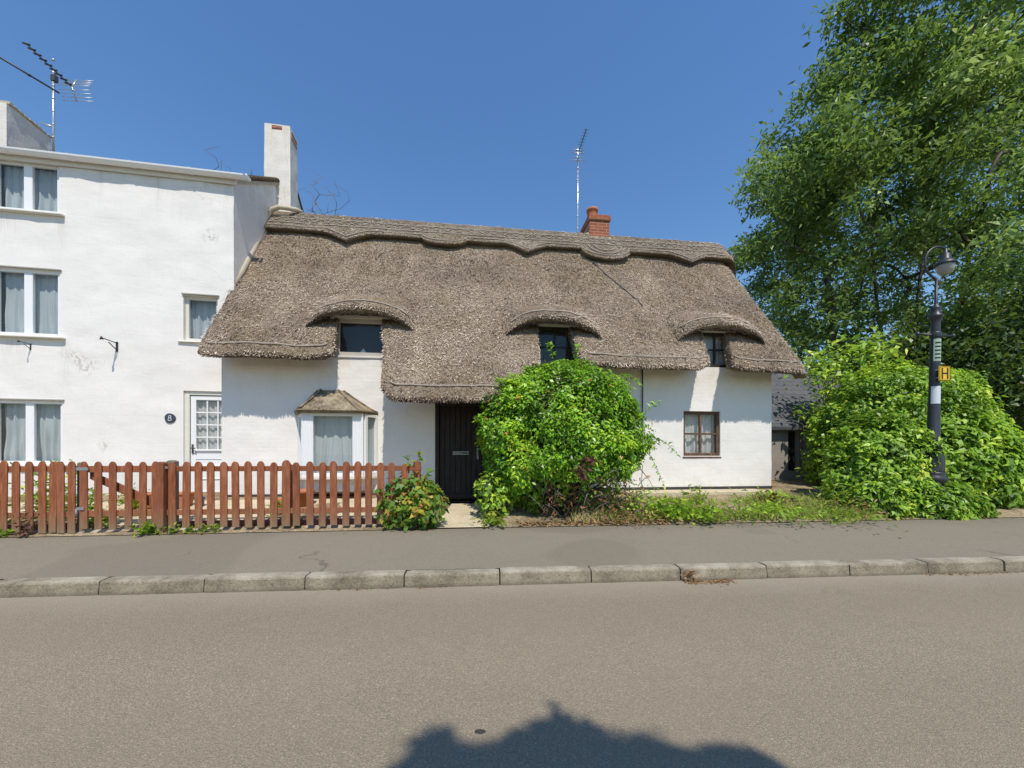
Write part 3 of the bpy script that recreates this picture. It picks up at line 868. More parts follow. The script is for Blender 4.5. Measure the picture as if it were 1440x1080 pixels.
fs.append(tuple(range(nrow - 1, f0 - 1, -1))); fs.append(tuple((len(us) - 1) * nrow + k for k in range(f0, nrow)))

def hood_geo(uc, half, lift, sc=3.86, se=4.03):
    """arched eyebrow of thatch over a dormer: returns point function (x in -1..1, t along the section)"""
    def lip(x):
        prof = max(0, 1 - abs(x) ** 2.4)
        return se + (sc - se) * prof ** .8, lift * prof ** .75
    return lip
HOODS = [(2.40, .93, .31, 3.84, 4.02), (5.95, .93, .29, 3.86, 4.04), (9.38, .95, .30, 3.84, 4.02)]

def straw(n, place, ang_sd, smin=.05, smax=.14, wid=.007, lift=.03, sh=False):
    """n straws; place() returns (u, s, h, fn) on the roof"""
    V = np.zeros((n, 4, 3), dtype=np.float32); T = np.zeros(n, dtype=np.float32)
    for i in range(n):
        u, s, h = place()
        a = random.gauss(0, ang_sd); L_ = random.uniform(smin, smax); wd = wid * random.uniform(.6, 1.4)
        du, ds = math.sin(a) * L_, math.cos(a) * L_
        pu, ps = math.cos(a) * wd / 2, -math.sin(a) * wd / 2
        h0 = h - .008; h1 = h + random.uniform(.0, lift)
        if sh: u = ush(u, s)
        V[i, 0] = SP(u - pu, s - ps, h0); V[i, 1] = SP(u + pu, s + ps, h0)
        V[i, 2] = SP(u + pu + du, s + ps + ds, h1); V[i, 3] = SP(u - pu + du, s - ps + ds, h1)
        T[i] = min(1, max(0, random.gauss(.44, .34) + .55 * noise.noise(Vector((u * .8, s * .8, 2))) + .30 * noise.noise(Vector((u * 3.0, s * 1.3, 5)))))
    return V.reshape(-1, 3), T
def place_main():
    while True:
        u = random.uniform(-.02, 10.95); s = random.uniform(.85, 5.65)
        if s < s_eave(u) - .02:
            return u + (max(0, 1 - u / 1.2) * uleft(s) if u < 1.2 else 0), s, hh(u, s)
V1, T1 = straw(72000, place_main, .5, .03, .085, .0065, .03, True)
def place_eave():
    u = random.uniform(0, 10.9); e = s_eave(u)
    if random.random() < .25:
        u = random.choice((2.05, 2.87, 5.62, 6.34, 8.93, 9.33)) + random.uniform(-.08, .08); e = s_eave(u)
    k = random.random(); j = min(4, int(k * 4)); a = END[j]; b = END[min(4, j + 1)]; f = random.random()
    return u, e + a[0] * (1 - f) + b[0] * f - .02, hh(u, e) + a[1] * (1 - f) + b[1] * f
V2, T2 = straw(12000, place_eave, .35, .03, .075, .009, .01, True)
thatch = quads_obj('thatch_roof', np.concatenate([V1, V2]), 4, [M['thatch'], M['straw']], cottage, np.concatenate([T1, T2]), (vs, fs))

def binding(pts, parent, name='binding_rod', r=.016, mat='rod'):
    mb = MB(); mb.tube(pts, r, 5); return mb.build(name, M[mat], parent)

for hi, (uc, half, lift, sc, se) in enumerate(HOODS):
    lip = hood_geo(uc, half, lift, sc, se)
    hv = []; hf = []; NX = 64; sec = None
    for i in range(NX + 1):
        x = -1 + 2 * i / NX; u = uc + half * x
        sl, lh = lip(x); sl += .012 * vn((u, 3, 0), 6); col = []
        NT = 18
        for k in range(NT + 1):
            t = k / NT; s = sl - 1.15 * (1 - t)
            h = hh(u, s) - .03 + (lh + .045) * smooth(t) ** 1.1
            col.append(SP(u, s, h + .008 * random.uniform(-1, 1)))
        th = .04 + .11 * max(0, 1 - abs(x) ** 3)
        for ds, f in ((.04, .12), (.055, .5), (.03, .9), (-.03, 1.0)):
            j = random.uniform(-.008, .008)
            col.append(SP(u, sl + ds + j, hh(u, sl) + lh + .015 - th * f + j))
        for ds in (.25, .5, .75):
            col.append(SP(u, sl - ds, hh(u, sl) + max(-.12, lh * (1 - ds * .9) - th)))
        sec = len(col); hv += col
    for i in range(NX):
        for k in range(sec - 1):
            q = i * sec + k; hf.append((q, q + 1, q + sec + 1, q + sec))
    def place_hood():
        x = random.uniform(-.98, .98); sl, lh = lip(x); u = uc + half * x
        t = random.uniform(.15, 1.0); s = sl - 1.15 * (1 - t)
        return u, s, hh(u, s) - .03 + (lh + .045) * smooth(t) ** 1.1
    def place_lip():
        x = random.uniform(-.98, .98); sl, lh = lip(x); u = uc + half * x
        f = random.random(); th = .04 + .11 * max(0, 1 - abs(x) ** 3)
        return u, sl + .03, hh(u, sl) + lh + .01 - th * f
    a1, b1 = straw(4800, place_hood, .55, .03, .095, .0075, .03); a2, b2 = straw(1800, place_lip, .3, .02, .05, .009, .008)
    ho = quads_obj('dormer_hood', np.concatenate([a1, a2]), 4, [M['thatch'], M['straw']], thatch, np.concatenate([b1, b2]), (hv, hf))
    pts = []
    for i in range(41):
        x = -1 + 2 * i / 40; sl, lh = lip(x); u = uc + half * x; s = sl - .17
        t = 1 - .17 / 1.15
        pts.append(SP(u, s, hh(u, s) - .03 + (lh + .045) * smooth(t) ** 1.1 + .012))
    binding(pts[2:-2], thatch)

# hazel binding along the eaves
for a, b in ((.05, 1.93), (6.5, 8.78), (9.45, 10.8)):
    binding([SP(u, s_eave(u) - .10, hh(u, s_eave(u)) + .012) for u in [a + (b - a) * k / 40 for k in range(41)]], thatch)
binding([SP(u, s_eave(u) - .16, hh(u, s_eave(u)) + .012) for u in [3.05 + 1.75 * k / 40 for k in range(41)]], thatch)
binding([SP(7.15 + .9 * k / 20, .9 + 2.0 * k / 20, hh(7.15 + .9 * k / 20, .9 + 2.0 * k / 20) + .01) for k in range(21)], thatch, 'cable', .012, 'dark_metal')

# ---- ridge cap with its scalloped lower edge
def s_ridge(u):
    b = .80 + .01 * vn((u, 0, 9), 4)
    for c in (1.65, 5.71, 9.78):
        d = abs(u - c)
        if d < .5: b += .32 * (1 - d / .5) ** 1.25
    d = abs(u - 3.80)
    if d < .5: b += .22 * math.sqrt(max(0, 1 - (d / .5) ** 2))
    d = abs(u - 7.64)
    if d < .60: b += .40 * math.sqrt(max(0, 1 - (d / .60) ** 2))
    return b
def h_ridge(u, s):
    h = .14 + .012 * vn((u, s, 2), 2.2)
    if u > 10.85: h -= .55 * ((u - 10.85) / .55) ** 2
    return h
ru = sorted(set([round(-.16 + .045 * k, 3) for k in range(258)] + [round(c + .01 * k, 3) for c in (1.65, 5.71, 9.78) for k in range(-6, 7)] + [round(7.64 + s_ * (.6 - .008 * k), 3) for s_ in (-1, 1) for k in range(9)]))
ru = [a for a in ru if a <= 11.36]
rv = []; rf = []
for u in ru:
    e = s_ridge(u); col = []
    for s in (.85, .55, .3, .12):
        p = SP(u, s, h_ridge(u, s)); col.append((p[0], 4.4 - p[1], p[2]))
    # rounded apex
    for k in range(1, 4):
        a = -.6 + 1.2 * k / 4
        p = SP(u, 0, h_ridge(u, 0))
        col.append((u, 2.2 - .07 * math.sin(a) / .56 * .8, p[2] + .035 * math.cos(a)))
    for k in range(21):
        s = .06 + (e - .06) * k / 20
        col.append(SP(u, s, h_ridge(u, s) + .006 * random.uniform(-1, 1)))
    col.append(SP(u, e + .010, h_ridge(u, e) - .018)); col.append(SP(u, e - .035, h_ridge(u, e) - .055)); col.append(SP(u, e - .13, -.05 if u < 10.85 else h_ridge(u, e) - .17))
    nr = len(col); rv += col
for i in range(len(ru) - 1):
    for k in range(nr - 1):
        q = i * nr + k; rf.append((q, q + 1, q + nr + 1, q + nr))
rf.append(tuple((len(ru) - 1) * nr + k for k in range(nr)))
def place_ridge():
    u = random.uniform(-.1, 11.1); s = random.uniform(.0, s_ridge(u) - .02); return u, s, h_ridge(u, s)
def place_rlip():
    u = random.uniform(-.1, 11.1); s = s_ridge(u); return u, s - .01, h_ridge(u, s) - random.uniform(0, .03)
a1, b1 = straw(17000, place_ridge, .6, .03, .085, .007, .022); a2, b2 = straw(2200, place_rlip, .3, .015, .035, .008, .004)
ridge = quads_obj('ridge_cap', np.concatenate([a1, a2]), 4, [M['ridge_thatch'], M['straw']], thatch, np.concatenate([b1, b2]), (rv, rf))
def rline(fs_, a, b, n=160):
    return [SP(a + (b - a) * k / n, fs_(a + (b - a) * k / n), h_ridge(a + (b - a) * k / n, .4) + .010) for k in range(n + 1)]
binding(rline(lambda u: .30, -.1, 11.2), thatch, r=.013)
binding(rline(lambda u: .56, -.1, 11.2), thatch, r=.013)
binding(rline(lambda u: s_ridge(u) - .10, -.1, 11.2, 300), thatch, r=.012)
mb = MB()   # crossed spars between the two liggers
u = -.05
while u < 11.0:
    for (p, q) in (((u, .30), (u + .26, .56)), ((u + .26, .30), (u, .56))):
        mb.tube([SP(p[0], p[1], h_ridge(p[0], .4) + .010), SP(q[0], q[1], h_ridge(q[0], .4) + .010)], .010, 4)
    u += .27
for c, r_ in ((7.64, .42), (7.64, .27)):
    mb.tube([SP(c + r_ * math.cos(math.pi * k / 24), .62 + r_ * math.sin(math.pi * k / 24) * .95, h_ridge(c, .5) + .012) for k in range(25)], .012, 4)
mb.build('crossed_spars', M['rod'], thatch)

# mortar fillet where the thatch meets the taller house and the white chimney
mb = MB()
path = [(-.05, .47, 4.52), (-.07, .70, 4.86), (-.10, 1.06, 5.36), (-.13, 1.42, 5.86), (-.15, 1.71, 6.28), (-.14, 1.86, 6.62), (-.05, 1.86, 6.80), (.12, 1.84, 6.86), (.30, 1.86, 6.86), (.40, 2.0, 6.93), (.46, 2.2, 7.0)]
mb.tube([(p[0] + .012 * vn(p, 3), p[1], p[2]) for p in path], [.05, .07, .075, .07, .065, .06, .055, .05, .05, .05, .04], 8)
mb.build('mortar_fillet', M['mortar'], thatch)

# brick chimney on the ridge
mb = MB()
mb.box(7.37, 7.89, 2.0, 2.72, 6.45, 7.22); mb.box(7.335, 7.925, 1.965, 2.755, 7.222, 7.295); mb.box(7.352, 7.908, 1.982, 2.738, 7.297, 7.362)
ch = mb.build('chimney', M['brick'], cottage, bevel=.008)
mb = MB(); mb.lathe([(.15, 0), (.165, .05), (.135, .12), (.128, .28), (.150, .29), (.150, .35), (.125, .355), (.11, .35), (.11, .2)], (7.56, 2.36, 7.36), 20)
mb.build('chimney_pot', M['terracotta'], ch)
mb = MB(); mb.prism([(1.93, 6.66), (2.02, 6.70), (2.02, 6.83), (1.98, 6.79)], 0, 7.33, 7.93); mb.tube([(7.32, 2.0, 6.84), (7.36, 2.2, 6.95), (7.36, 2.6, 6.8)], .05, 7)
mb.build('mortar_collar', M['mortar'], ch, bevel=.01)

# television aerial beside the brick chimney
def yagi(mb, base, d, up, n, L_, el0, el1, r=.006):
    d = Vector(d).normalized(); side = d.cross(Vector(up)).normalized(); b = Vector(base)
    mb.tube([b, b + d * L_], .011, 6)
    for k in range(n):
        c = b + d * (L_ * (.12 + .86 * k / (n - 1))); e = (el0 + (el1 - el0) * k / (n - 1)) / 2
        mb.tube([c - side * e, c + side * e], r, 5)
aer = thing('television_aerial', 'tall thin aerial mast standing beside the small brick chimney', 'aerial', (1.80, 10.55, 6.6))
mb = MB(); mb.tube([(0, 0, -.4), (0.01, 0, 3.15)], .021, 8)
for k in range(9): mb.tube([(0, 0, .25 + k * .33), (0, 0, .285 + k * .33)], .026, 8)
mb.build('mast', M['aluminium'], aer)
mb = MB(); yagi(mb, (.02, .05, 3.02), (.16, -1, .18), (0, 0, 1), 8, .68, .17, .12)
mb.build('boom', M['dark_metal'], aer)
mb = MB()
for z, w_ in ((2.78, .24), (2.86, .17), (2.98, .24), (3.06, .24)):
    for dy in (-.02,): mb.tube([(-w_ * .8, dy, z + .02), (w_ * .8, dy, z)], .011, 6)
mb.tube([(-.0, -.02, 2.74), (.02, -.02, 3.1)], .014, 6)
mb.build('reflector', M['aluminium'], aer)
mb = MB(); mb.box(-.14, .0, -.02, .02, .18, .22); mb.box(0, .25, .0, .04, .1, .13); mb.build('bracket', M['grey_steel'], aer)

# ------------------------------------------------------------------ tall white house on the left
house = thing('white_house', 'tall plain white three-storey house joined to the thatched cottage', 'house', (-5.22, 7.16, 0), R(10))
HW = [(-3.66, -2.71, 5.50, 6.35), (-3.66, -2.70, 3.36, 4.50), (-3.66, -2.66, 1.15, 2.24)]
SW = (-.80, -.24, 3.40, 4.23)
HD = (-.80, .0, .50, 2.48)
mb = MB()
facade(mb, -9.5, .03, .2, 6.47, HW + [SW, HD], step=.11, amp=.018, reveal=.12)
# right-hand side wall climbing with the roof, rear and far walls
def gside(u, s):
    N_ = 26; vs = []; fs = []
    for i in range(N_ + 1):
        v = 5.8 * i / N_; zt_ = 6.47 + .67 * min(v, 5.8 - v)
        for j in range(30):
            z = .2 + (zt_ - .2) * j / 29
            k = min(1, v / .2)
            vs.append((u + .012 * k * vn((v, z, 1), 1.6) + .006 * k * vn((v, z, 1), 6), v, z))
    for i in range(N_):
        for j in range(29):
            q = i * 30 + j; f = (q, q + 30, q + 31, q + 1); fs.append(f if s > 0 else f[::-1])
    mb.add(vs, fs, 0, True)
gside(.03, 1); gside(-9.5, -1)
mb.add([(-9.5, 5.8, .2), (.03, 5.8, .2), (.03, 5.8, 6.47), (-9.5, 5.8, 6.47)], [(3, 2, 1, 0)])
hw = mb.build('wall', M['house_wall'], house)
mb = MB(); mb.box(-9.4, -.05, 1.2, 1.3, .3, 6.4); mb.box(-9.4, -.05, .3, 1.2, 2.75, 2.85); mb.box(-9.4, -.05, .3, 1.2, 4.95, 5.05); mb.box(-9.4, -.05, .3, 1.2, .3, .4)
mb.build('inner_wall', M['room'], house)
# roof: two tiled slopes, verge tiles at the gable
def mat_tile():
    g = G('old_clay_tiles')
    br = g.n('TexBrick', {'Vector': g.map((1, 1, 1), (R(90), 0, 0)), 'Scale': 1.0, 'Mortar Size': .006, 'Brick Width': .17, 'Row Height': .07, 'Color1': (.17, .10, .065), 'Color2': (.11, .075, .055), 'Mortar': (.03, .02, .02)})
    c = g.mix(g.math('MULTIPLY', g.noise(5, 5, .7), .5), br.outputs['Color'], (.14, .12, .05))
    return g.fin(c, .85, g.bump(br.outputs['Fac'], -.7, .015), .2)
M['tile'] = mat_tile()
mb = MB()
P0 = [(-.16, 6.40), (2.9, 8.54), (5.96, 6.40)]
mb.prism([(-.10, 6.40), (2.9, 8.41), (5.90, 6.40), (5.90, 6.46), (2.9, 8.47), (-.10, 6.46)], 0, -9.62, .06)
roof = mb.build('roof', M['tile'], house)
mb = MB()
for k in range(32):
    v = -.12 + k * .095; z = 6.45 + .67 * (v + .10) - .01
    mb.box(.02, .10, v, v + .10, z, z + .045 + .012 * (k % 2))
mb.build('verge_tiles', M['tile'], roof, bevel=.006)
mb = MB(); mb.prism([(.03, 6.40), (.03, 6.48), (2.9, 8.42), (2.9, 8.32)], 0, .038, .062); mb.build('verge_mortar', M['mortar'], roof)
# gutter with fascia
mb = MB()
mb.box(-9.6, .10, -.045, -.02, 6.33, 6.46)
mb.build('fascia', M['cream_paint'], roof)
mb = MB()
half = [(-.115 + .068 * math.cos(a), 6.455 + .068 * math.sin(a)) for a in [math.pi + math.pi * k / 8 for k in range(9)]]
inner = [(-.115 + .058 * math.cos(a), 6.46 + .058 * math.sin(a)) for a in [math.pi * 2 - math.pi * k / 8 for k in range(9)]]
mb.prism(half + inner, 0, -9.62, .26)
mb.prism(half, 0, .26, .268)
for k in range(11): mb.prism([(p[0] + (p[0] + .115) * .12, p[1] + (p[1] - 6.46) * .12) for p in half] , 0, -8.9 + k * .92, -8.86 + k * .92)
mb.build('gutter', M['upvc'], roof)

labs = ['top-floor white window', 'middle-floor white window', 'ground-floor white window']
for w, lb in zip(HW, labs):
    window(house, w[0], w[1], w[2], w[3], .022, .05, M['upvc'], mull=(((w[0] + w[1]) / 2, .125),), curtain='curtain', sill=(.10, .045, .09, 'cream_paint'), label=lb)
    # inner sash line on the central mullion
window(house, *SW, .06, .055, M['cream_paint'], curtain='curtain', sill=(.10, .04, .08, 'cream_paint'), label='small single-pane window by the thatch')
# thin dark lead drips over the windows
for w in HW + [SW]:
    mb = MB(); mb.box(w[0] - .02, w[1] + .03, -.035, .02, w[3] + .006, w[3] + .03)
    mb.build('lintel_drip', M['sill_grey'], house, bevel=.004)
# house door with glazed top
mb = MB()
mb.box(-.80, -.72, .03, .12, .50, 2.48); mb.box(-.72, .0, .03, .12, 2.41, 2.48)
fr = mb.build('door_frame', M['cream_paint'], house, bevel=.005)
mb = MB()
mb.box(-.71, -.625, .05, .10, .52, 2.40); mb.box(-.09, .0, .05, .10, .52, 2.40); mb.box(-.625, -.09, .05, .10, 2.32, 2.40); mb.box(-.625, -.09, .05, .10, 1.22, 1.40); mb.box(-.625, -.09, .06, .10, .52, 1.22)
for z in (.62, .86, 1.10): mb.box(-.58, -.13, .045, .06, z - .012, z + .012)
mb.box(-.645, -.08, .02, .05, 1.375, 1.41)
for k in (1, 2): mb.box(-.625 + .535 * k / 3 - .011, -.625 + .535 * k / 3 + .011, .06, .09, 1.40, 2.32)
for k in (1, 2, 3):
    for q in range(3): mb.box(-.625 + .535 * q / 3 + .011 * (q > 0), -.625 + .535 * (q + 1) / 3 - .011 * (q < 2), .062, .088, 1.40 + .92 * k / 4 - .011, 1.40 + .92 * k / 4 + .011)
hd = mb.build('door', M['upvc'], house, bevel=.004)
mb = MB(); mb.add([(-.63, .075, 1.39), (-.085, .075, 1.39), (-.085, .075, 2.33), (-.63, .075, 2.33)], [(0, 1, 2, 3)]); mb.build('pane', M['glass'], hd)
mb = MB(); n = 60; vs = []; fs = []
for i in range(n + 1):
    u = -.64 + .56 * i / n
    for j in range(6):
        vs.append((u, .13 + .012 * math.sin(u * 60) + .01 * vn((u, 0, 0), 9), 2.34 - .98 * j / 5))
for i in range(n):
    for j in range(5):
        q = i * 6 + j; fs.append((q, q + 6, q + 7, q + 1))
mb.add(vs, fs, 0, True); mb.build('curtain', M['lace'], hd)
mb = MB(); mb.box(-.685, -.66, .03, .05, 1.33, 1.50); mb.tube([(-.672, .03, 1.43), (-.672, -.01, 1.43), (-.60, -.015, 1.425)], .010, 6); mb.build('door_handle', M['dark_metal'], hd)

# chimneys of the house
mb = MB()
sec = [(6.0, .36, -.30), (6.75, .35, -.285), (7.05, .335, -.24), (7.6, .33, -.235), (9.02, .322, -.225)]
vs = []; fs = []
NS = 40
for j in range(NS + 1):
    z = 6.0 + 3.04 * j / NS
    for (a, b) in zip(sec[:-1], sec[1:]):
        if a[0] <= z <= b[0] + 1e-6:
            f = (z - a[0]) / (b[0] - a[0]); r1 = a[1] + (b[1] - a[1]) * f; l1 = a[2] + (b[2] - a[2]) * f; break
    for k, (x, y) in enumerate([(l1 + (r1 - l1) * q / 6, 1.85) for q in range(6)] + [(r1, 1.85 + .46 * q / 5) for q in range(5)] + [(r1 - (r1 - l1) * q / 6, 2.31) for q in range(6)] + [(l1, 2.31 - .46 * q / 5) for q in range(5)]):
        e = .010
        vs.append((x + e * vn((x, y, z), 3.1), y + e * vn((x, y, z), 3.7, 5), z))
m = 22
for j in range(NS):
    for k in range(m): fs.append((j * m + k, j * m + (k + 1) % m, (j + 1) * m + (k + 1) % m, (j + 1) * m + k))
fs.append(tuple(NS * m + k for k in range(m)))
mb.add(vs, fs)
wc = mb.build('chimney', M['chimney_white'], house); wc['label'] = 'slim white chimney beside the thatch'
mb = MB(); mb.box(-.07, .15, 1.835, 1.86, 8.93, 9.01); mb.box(.31, .335, 1.92, 2.25, 8.80, 8.98); mb.box(-.05, .13, 1.9, 2.2, 9.0, 9.045)
mb.build('exposed_brick', M['brick'], wc, bevel=.006)
mb = MB()
vs = []; fs = []; NY, NZ = 14, 10
def lc(x, y, z): return (x + .012 * vn((x, y, z), 4), y + .012 * vn((x, y, z), 4, 7), z)
for i in range(NY + 1):
    for j in range(NZ + 1):
        y = 1.9 + .92 * i / NY; top = 8.76 + .02 * vn((y, 0, 0), 6); z = 6.6 + (top - 6.6) * j / NZ; vs.append(lc(-5.21, y, z))
for i in range(NY):
    for j in range(NZ):
        q = i * (NZ + 1) + j; fs.append((q, q + NZ + 1, q + NZ + 2, q + 1))
mb.add(vs, fs)
mb.box(-6.0, -5.222, 1.9, 2.82, 6.6, 8.75)
lch = mb.build('chimney', M['chimney_white'], house); lch['label'] = 'broad white chimney at the left edge'
mb = MB()
for k in range(9):
    y = 1.91 + k * .102; mb.box(-5.9, -5.185 + random.uniform(-.02, .01), y, y + .095, 8.75 + random.uniform(-.012, .0), 8.79 + random.uniform(-.01, .02))
mb.build('capping_tiles', M['mortar'], lch, bevel=.008)

# second aerial, on its mast behind the left chimney
er = R(10)
def LP(u, v, z):
    return (-5.22 + u * math.cos(er) - v * math.sin(er), 7.16 + u * math.sin(er) + v * math.cos(er), z)
b = LP(-5.08, 2.72, 8.2)
aer2 = thing('television_aerial', 'large aerial with two booms above the white house roof', 'aerial', b)
mb = MB(); mb.tube([(0, 0, -.2), (.0, 0, 2.07)], .022, 8)
for k in range(7): mb.tube([(0, 0, .5 + k * .3), (0, 0, .53 + k * .3)], .029, 8)
mb.tube([(0, 0, .75), (-.22, -.05, .80)], .02, 6)
mb.build('mast', M['aluminium'], aer2)
mb = MB()
d = Vector((.08, -1, .05)).normalized(); o_ = Vector((.25, .14, 1.84))
mb.tube([o_, o_ + d * .92], .013, 6)
for k in range(9):
    c = o_ + d * (.06 + .84 * k / 8); w_ = .075
    mb.tube([c - Vector((w_, 0, -.02)), c + Vector((w_, 0, -.02))], .020, 6)
mb.box(-.04, .06, -.03, .05, 1.82, 1.96)
mb.build('boom', M['dark_metal'], aer2)
mb = MB()
for s_ in (-1, 1):
    mb.tube([o_ + Vector((0, .02, 0)), o_ + Vector((0, .02 + .10, s_ * .26))], .014, 6)
    for k in range(4):
        q = o_ + Vector((0, .03 + .025 * k, s_ * (.05 + .065 * k)))
        mb.tube([q - Vector((.32, 0, 0)), q + Vector((.42, 0, -.02))], .007, 5)
mb.build('reflector', M['aluminium'], aer2)
mb = MB(); d = Vector((-.39, -1, 0)).normalized(); p0 = Vector((.04, .08, 1.62))
mb.tube([p0, p0 + d * .90], .020, 7); mb.tube([p0 + d * .90, p0 + d * .96], .029, 7); mb.tube([p0 + d * .44, p0 + d * .49], .030, 7)
mb.build('arm', M['dark_metal'], aer2)

# wall brackets and the house number
def wall_bracket(u, z, label, sc):
    p = LP(u, 0, z)
    o = thing('wall_bracket', label, 'wall bracket', p, er, 'iron brackets on the white house'); o.scale = (sc,) * 3
    mb = MB(); mb.box(-.022, .022, -.015, 0, -.10, .12); mb.tube([(0, -.01, -.06), (0, -.10, -.02), (-.02, -.20, .06)], .012, 6)
    mb.build('back_plate', M['black_iron'], o, bevel=.004)
    mb = MB(); mb.tube([(0, -.012, .09), (-.02, -.16, .10), (-.045, -.30, .11)], .011, 6); mb.tube([(-.045, -.30, .09), (-.05, -.34, .13), (-.03, -.37, .10), (-.05, -.36, .07)], .017, 6)
    mb.build('arm', M['black_iron'], o)
wall_bracket(-1.84, 3.22, 'black iron bracket on the blank white wall between windows', .8)
wall_bracket(-3.12, 3.16, 'black iron bracket just under the middle-floor window sill', .5)
num = thing('house_number_plaque', 'round dark slate plaque with white 8 beside the door', 'house number', LP(-1.005, 0, 1.97), er)
mb = MB()
pts = [(.088 * (1 + .04 * math.sin(5 * a + 1)) * math.cos(a), .088 * (1 + .05 * math.cos(3 * a)) * math.sin(a)) for a in [2 * math.pi * k / 28 for k in range(28)]]
mb.prism(pts, 1, -.022, -.004); mb.build('disc', M['slate_disc'], num, bevel=.004)
mb = MB()
for cz, rr in ((.026, .020), (-.022, .025)):
    mb.tube([(rr * math.cos(a), -.025, cz + rr * math.sin(a)) for a in [2 * math.pi * k / 18 for k in range(19)]], .0065, 5)
mb.build('digit', M['white_band'], num)

# ------------------------------------------------------------------ picket fence and gate
fa = R(6)
def FP(u, d): return (u * math.cos(fa) - d * math.sin(fa), 5.55 + u * math.sin(fa) + d * math.cos(fa))
PK = [-6.86, -6.71, -6.556, -6.41, -6.255, -6.107, -5.987, -5.889, -5.767, -5.616, -5.447, -5.277, -5.089, -4.916, -4.765,
      -4.559, -4.391, -4.232, -4.08, -3.918, -3.765, -3.601, -3.445, -3.28, -3.122, -2.982, -2.804, -2.643, -2.491, -2.328, -2.17, -2.02, -1.864, -1.702, -1.52]
def picket(parent, u, w=.087, z0=.30, z1=1.215, d=.06, th=.022, tilt=0):
    h = w / 2; r = random.uniform(-.016, .016)
    poly = [(-h, z0), (h, z0), (h, z1 - .045), (h * .62, z1 - .012), (h * .25, z1), (-h * .25, z1), (-h * .62, z1 - .012), (-h, z1 - .045)]
    mb = MB(); mb.prism([(x + (z - z0) * (tilt + r) * .8, z) for x, z in poly], 1, -th / 2, th / 2)
    o = mb.build('picket', M['fence'], parent, bevel=.004)
    o.location = (u, d, 0)
    return o
def rail(parent, a, b, z, d=.09, w=.075):
    mb = MB(); n = 10; w += random.uniform(-.004, .004)
    for k in range(1):
        mb.box(a, b, d - .018, d + .018, z - w / 2, z + w / 2)
    return mb.build('rail', M['fence'], parent, bevel=.005)
def fpost(parent, u, z1, d=.16, mat='fence', w=.09):
    mb = MB(); h = w / 2; mb.prism([(u - h, .2), (u + h, .2), (u + h, z1 - .02), (u, z1), (u - h, z1 - .02)], 1, d - h, d + h)
    return mb.build('fence_post', M[mat], parent, bevel=.006)
fl = thing('picket_fence', 'short red-brown picket fence run at the left of the gate', 'fence', (0, 5.55, 0), fa)
for u in PK[:9]: picket(fl, u, z0=random.uniform(.27, .30), z1=1.225 + random.uniform(-.008, .006))
rail(fl, -10.6, -5.74, 1.12); rail(fl, -10.6, -5.74, .52)
for k in range(22): picket(fl, -7.03 - .165 * k + random.uniform(-.01, .01), z0=.28, z1=1.225)
fpost(fl, -5.735, 1.21, .15, 'old_wood', .06)
gate = thing('garden_gate', 'red-brown picket gate with a diagonal brace behind its pickets', 'gate', (0, 5.55, 0), fa)
for u in PK[9:15]: picket(gate, u, z0=random.uniform(.315, .335), z1=1.215 + random.uniform(-.006, .006), d=.055)
rail(gate, -5.66, -4.72, 1.115, .085, .085); rail(gate, -5.66, -4.72, .53, .085, .085)
mb = MB(); mb.prism([(-5.60, 1.085), (-5.60, .985), (-4.78, .56), (-4.70, .60), (-4.70, .66)], 1, .108, .140); mb.build('brace', M['fence'], gate, bevel=.005)
mb = MB(); mb.box(-5.69, -5.60, .03, .05, .585, .62); mb.tube([(-5.70, .05, .60), (-5.70, .05, .50)], .014, 6); mb.build('hinge', M['grey_steel'], gate)
mb = MB(); mb.box(-5.70, -5.56, .04, .055, 1.10, 1.14); mb.build('hinge', M['grey_steel'], gate)
mb = MB(); mb.box(-4.73, -4.60, .035, .06, 1.12, 1.15); mb.tube([(-4.66, .02, 1.13), (-4.66, .02, 1.07)], .012, 6); mb.build('latch', M['grey_steel'], gate)
fr_ = thing('picket_fence', 'long red-brown picket fence run between the gate and shrub', 'fence', (0, 5.55, 0), fa)
for i, u in enumerate(PK[15:]):
    wide = i == 9
    picket(fr_, u, .108 if wide else .092, random.uniform(.305, .33), 1.232 if wide else 1.21 + random.uniform(-.01, .01) - (.0 if i < 14 else .006 * (i - 14)), d=.06)
rail(fr_, -4.66, -1.30, 1.115); rail(fr_, -4.66, -1.30, .53)
fpost(fr_, -4.675, 1.215, .045, 'fence', .085); fpost(fr_, -4.62, 1.235, .15, 'old_wood', .10); fpost(fr_, -1.36, 1.22, .12, 'fence', .09); fpost(fr_, -3.12, 1.18, .16, 'fence', .07)
edg = thing('brick_edging', 'low dull-red brick edging along the foot of the fence', 'brick edging', (0, 5.55, 0), fa)
mb = MB()
for a, b_ in ((-10.6, -5.75), (-4.6, -1.45)):
    mb.box(a, b_, .20, .30, .22, .385)
mb.build('brick_course', M['edging_brick'], edg, bevel=.01)

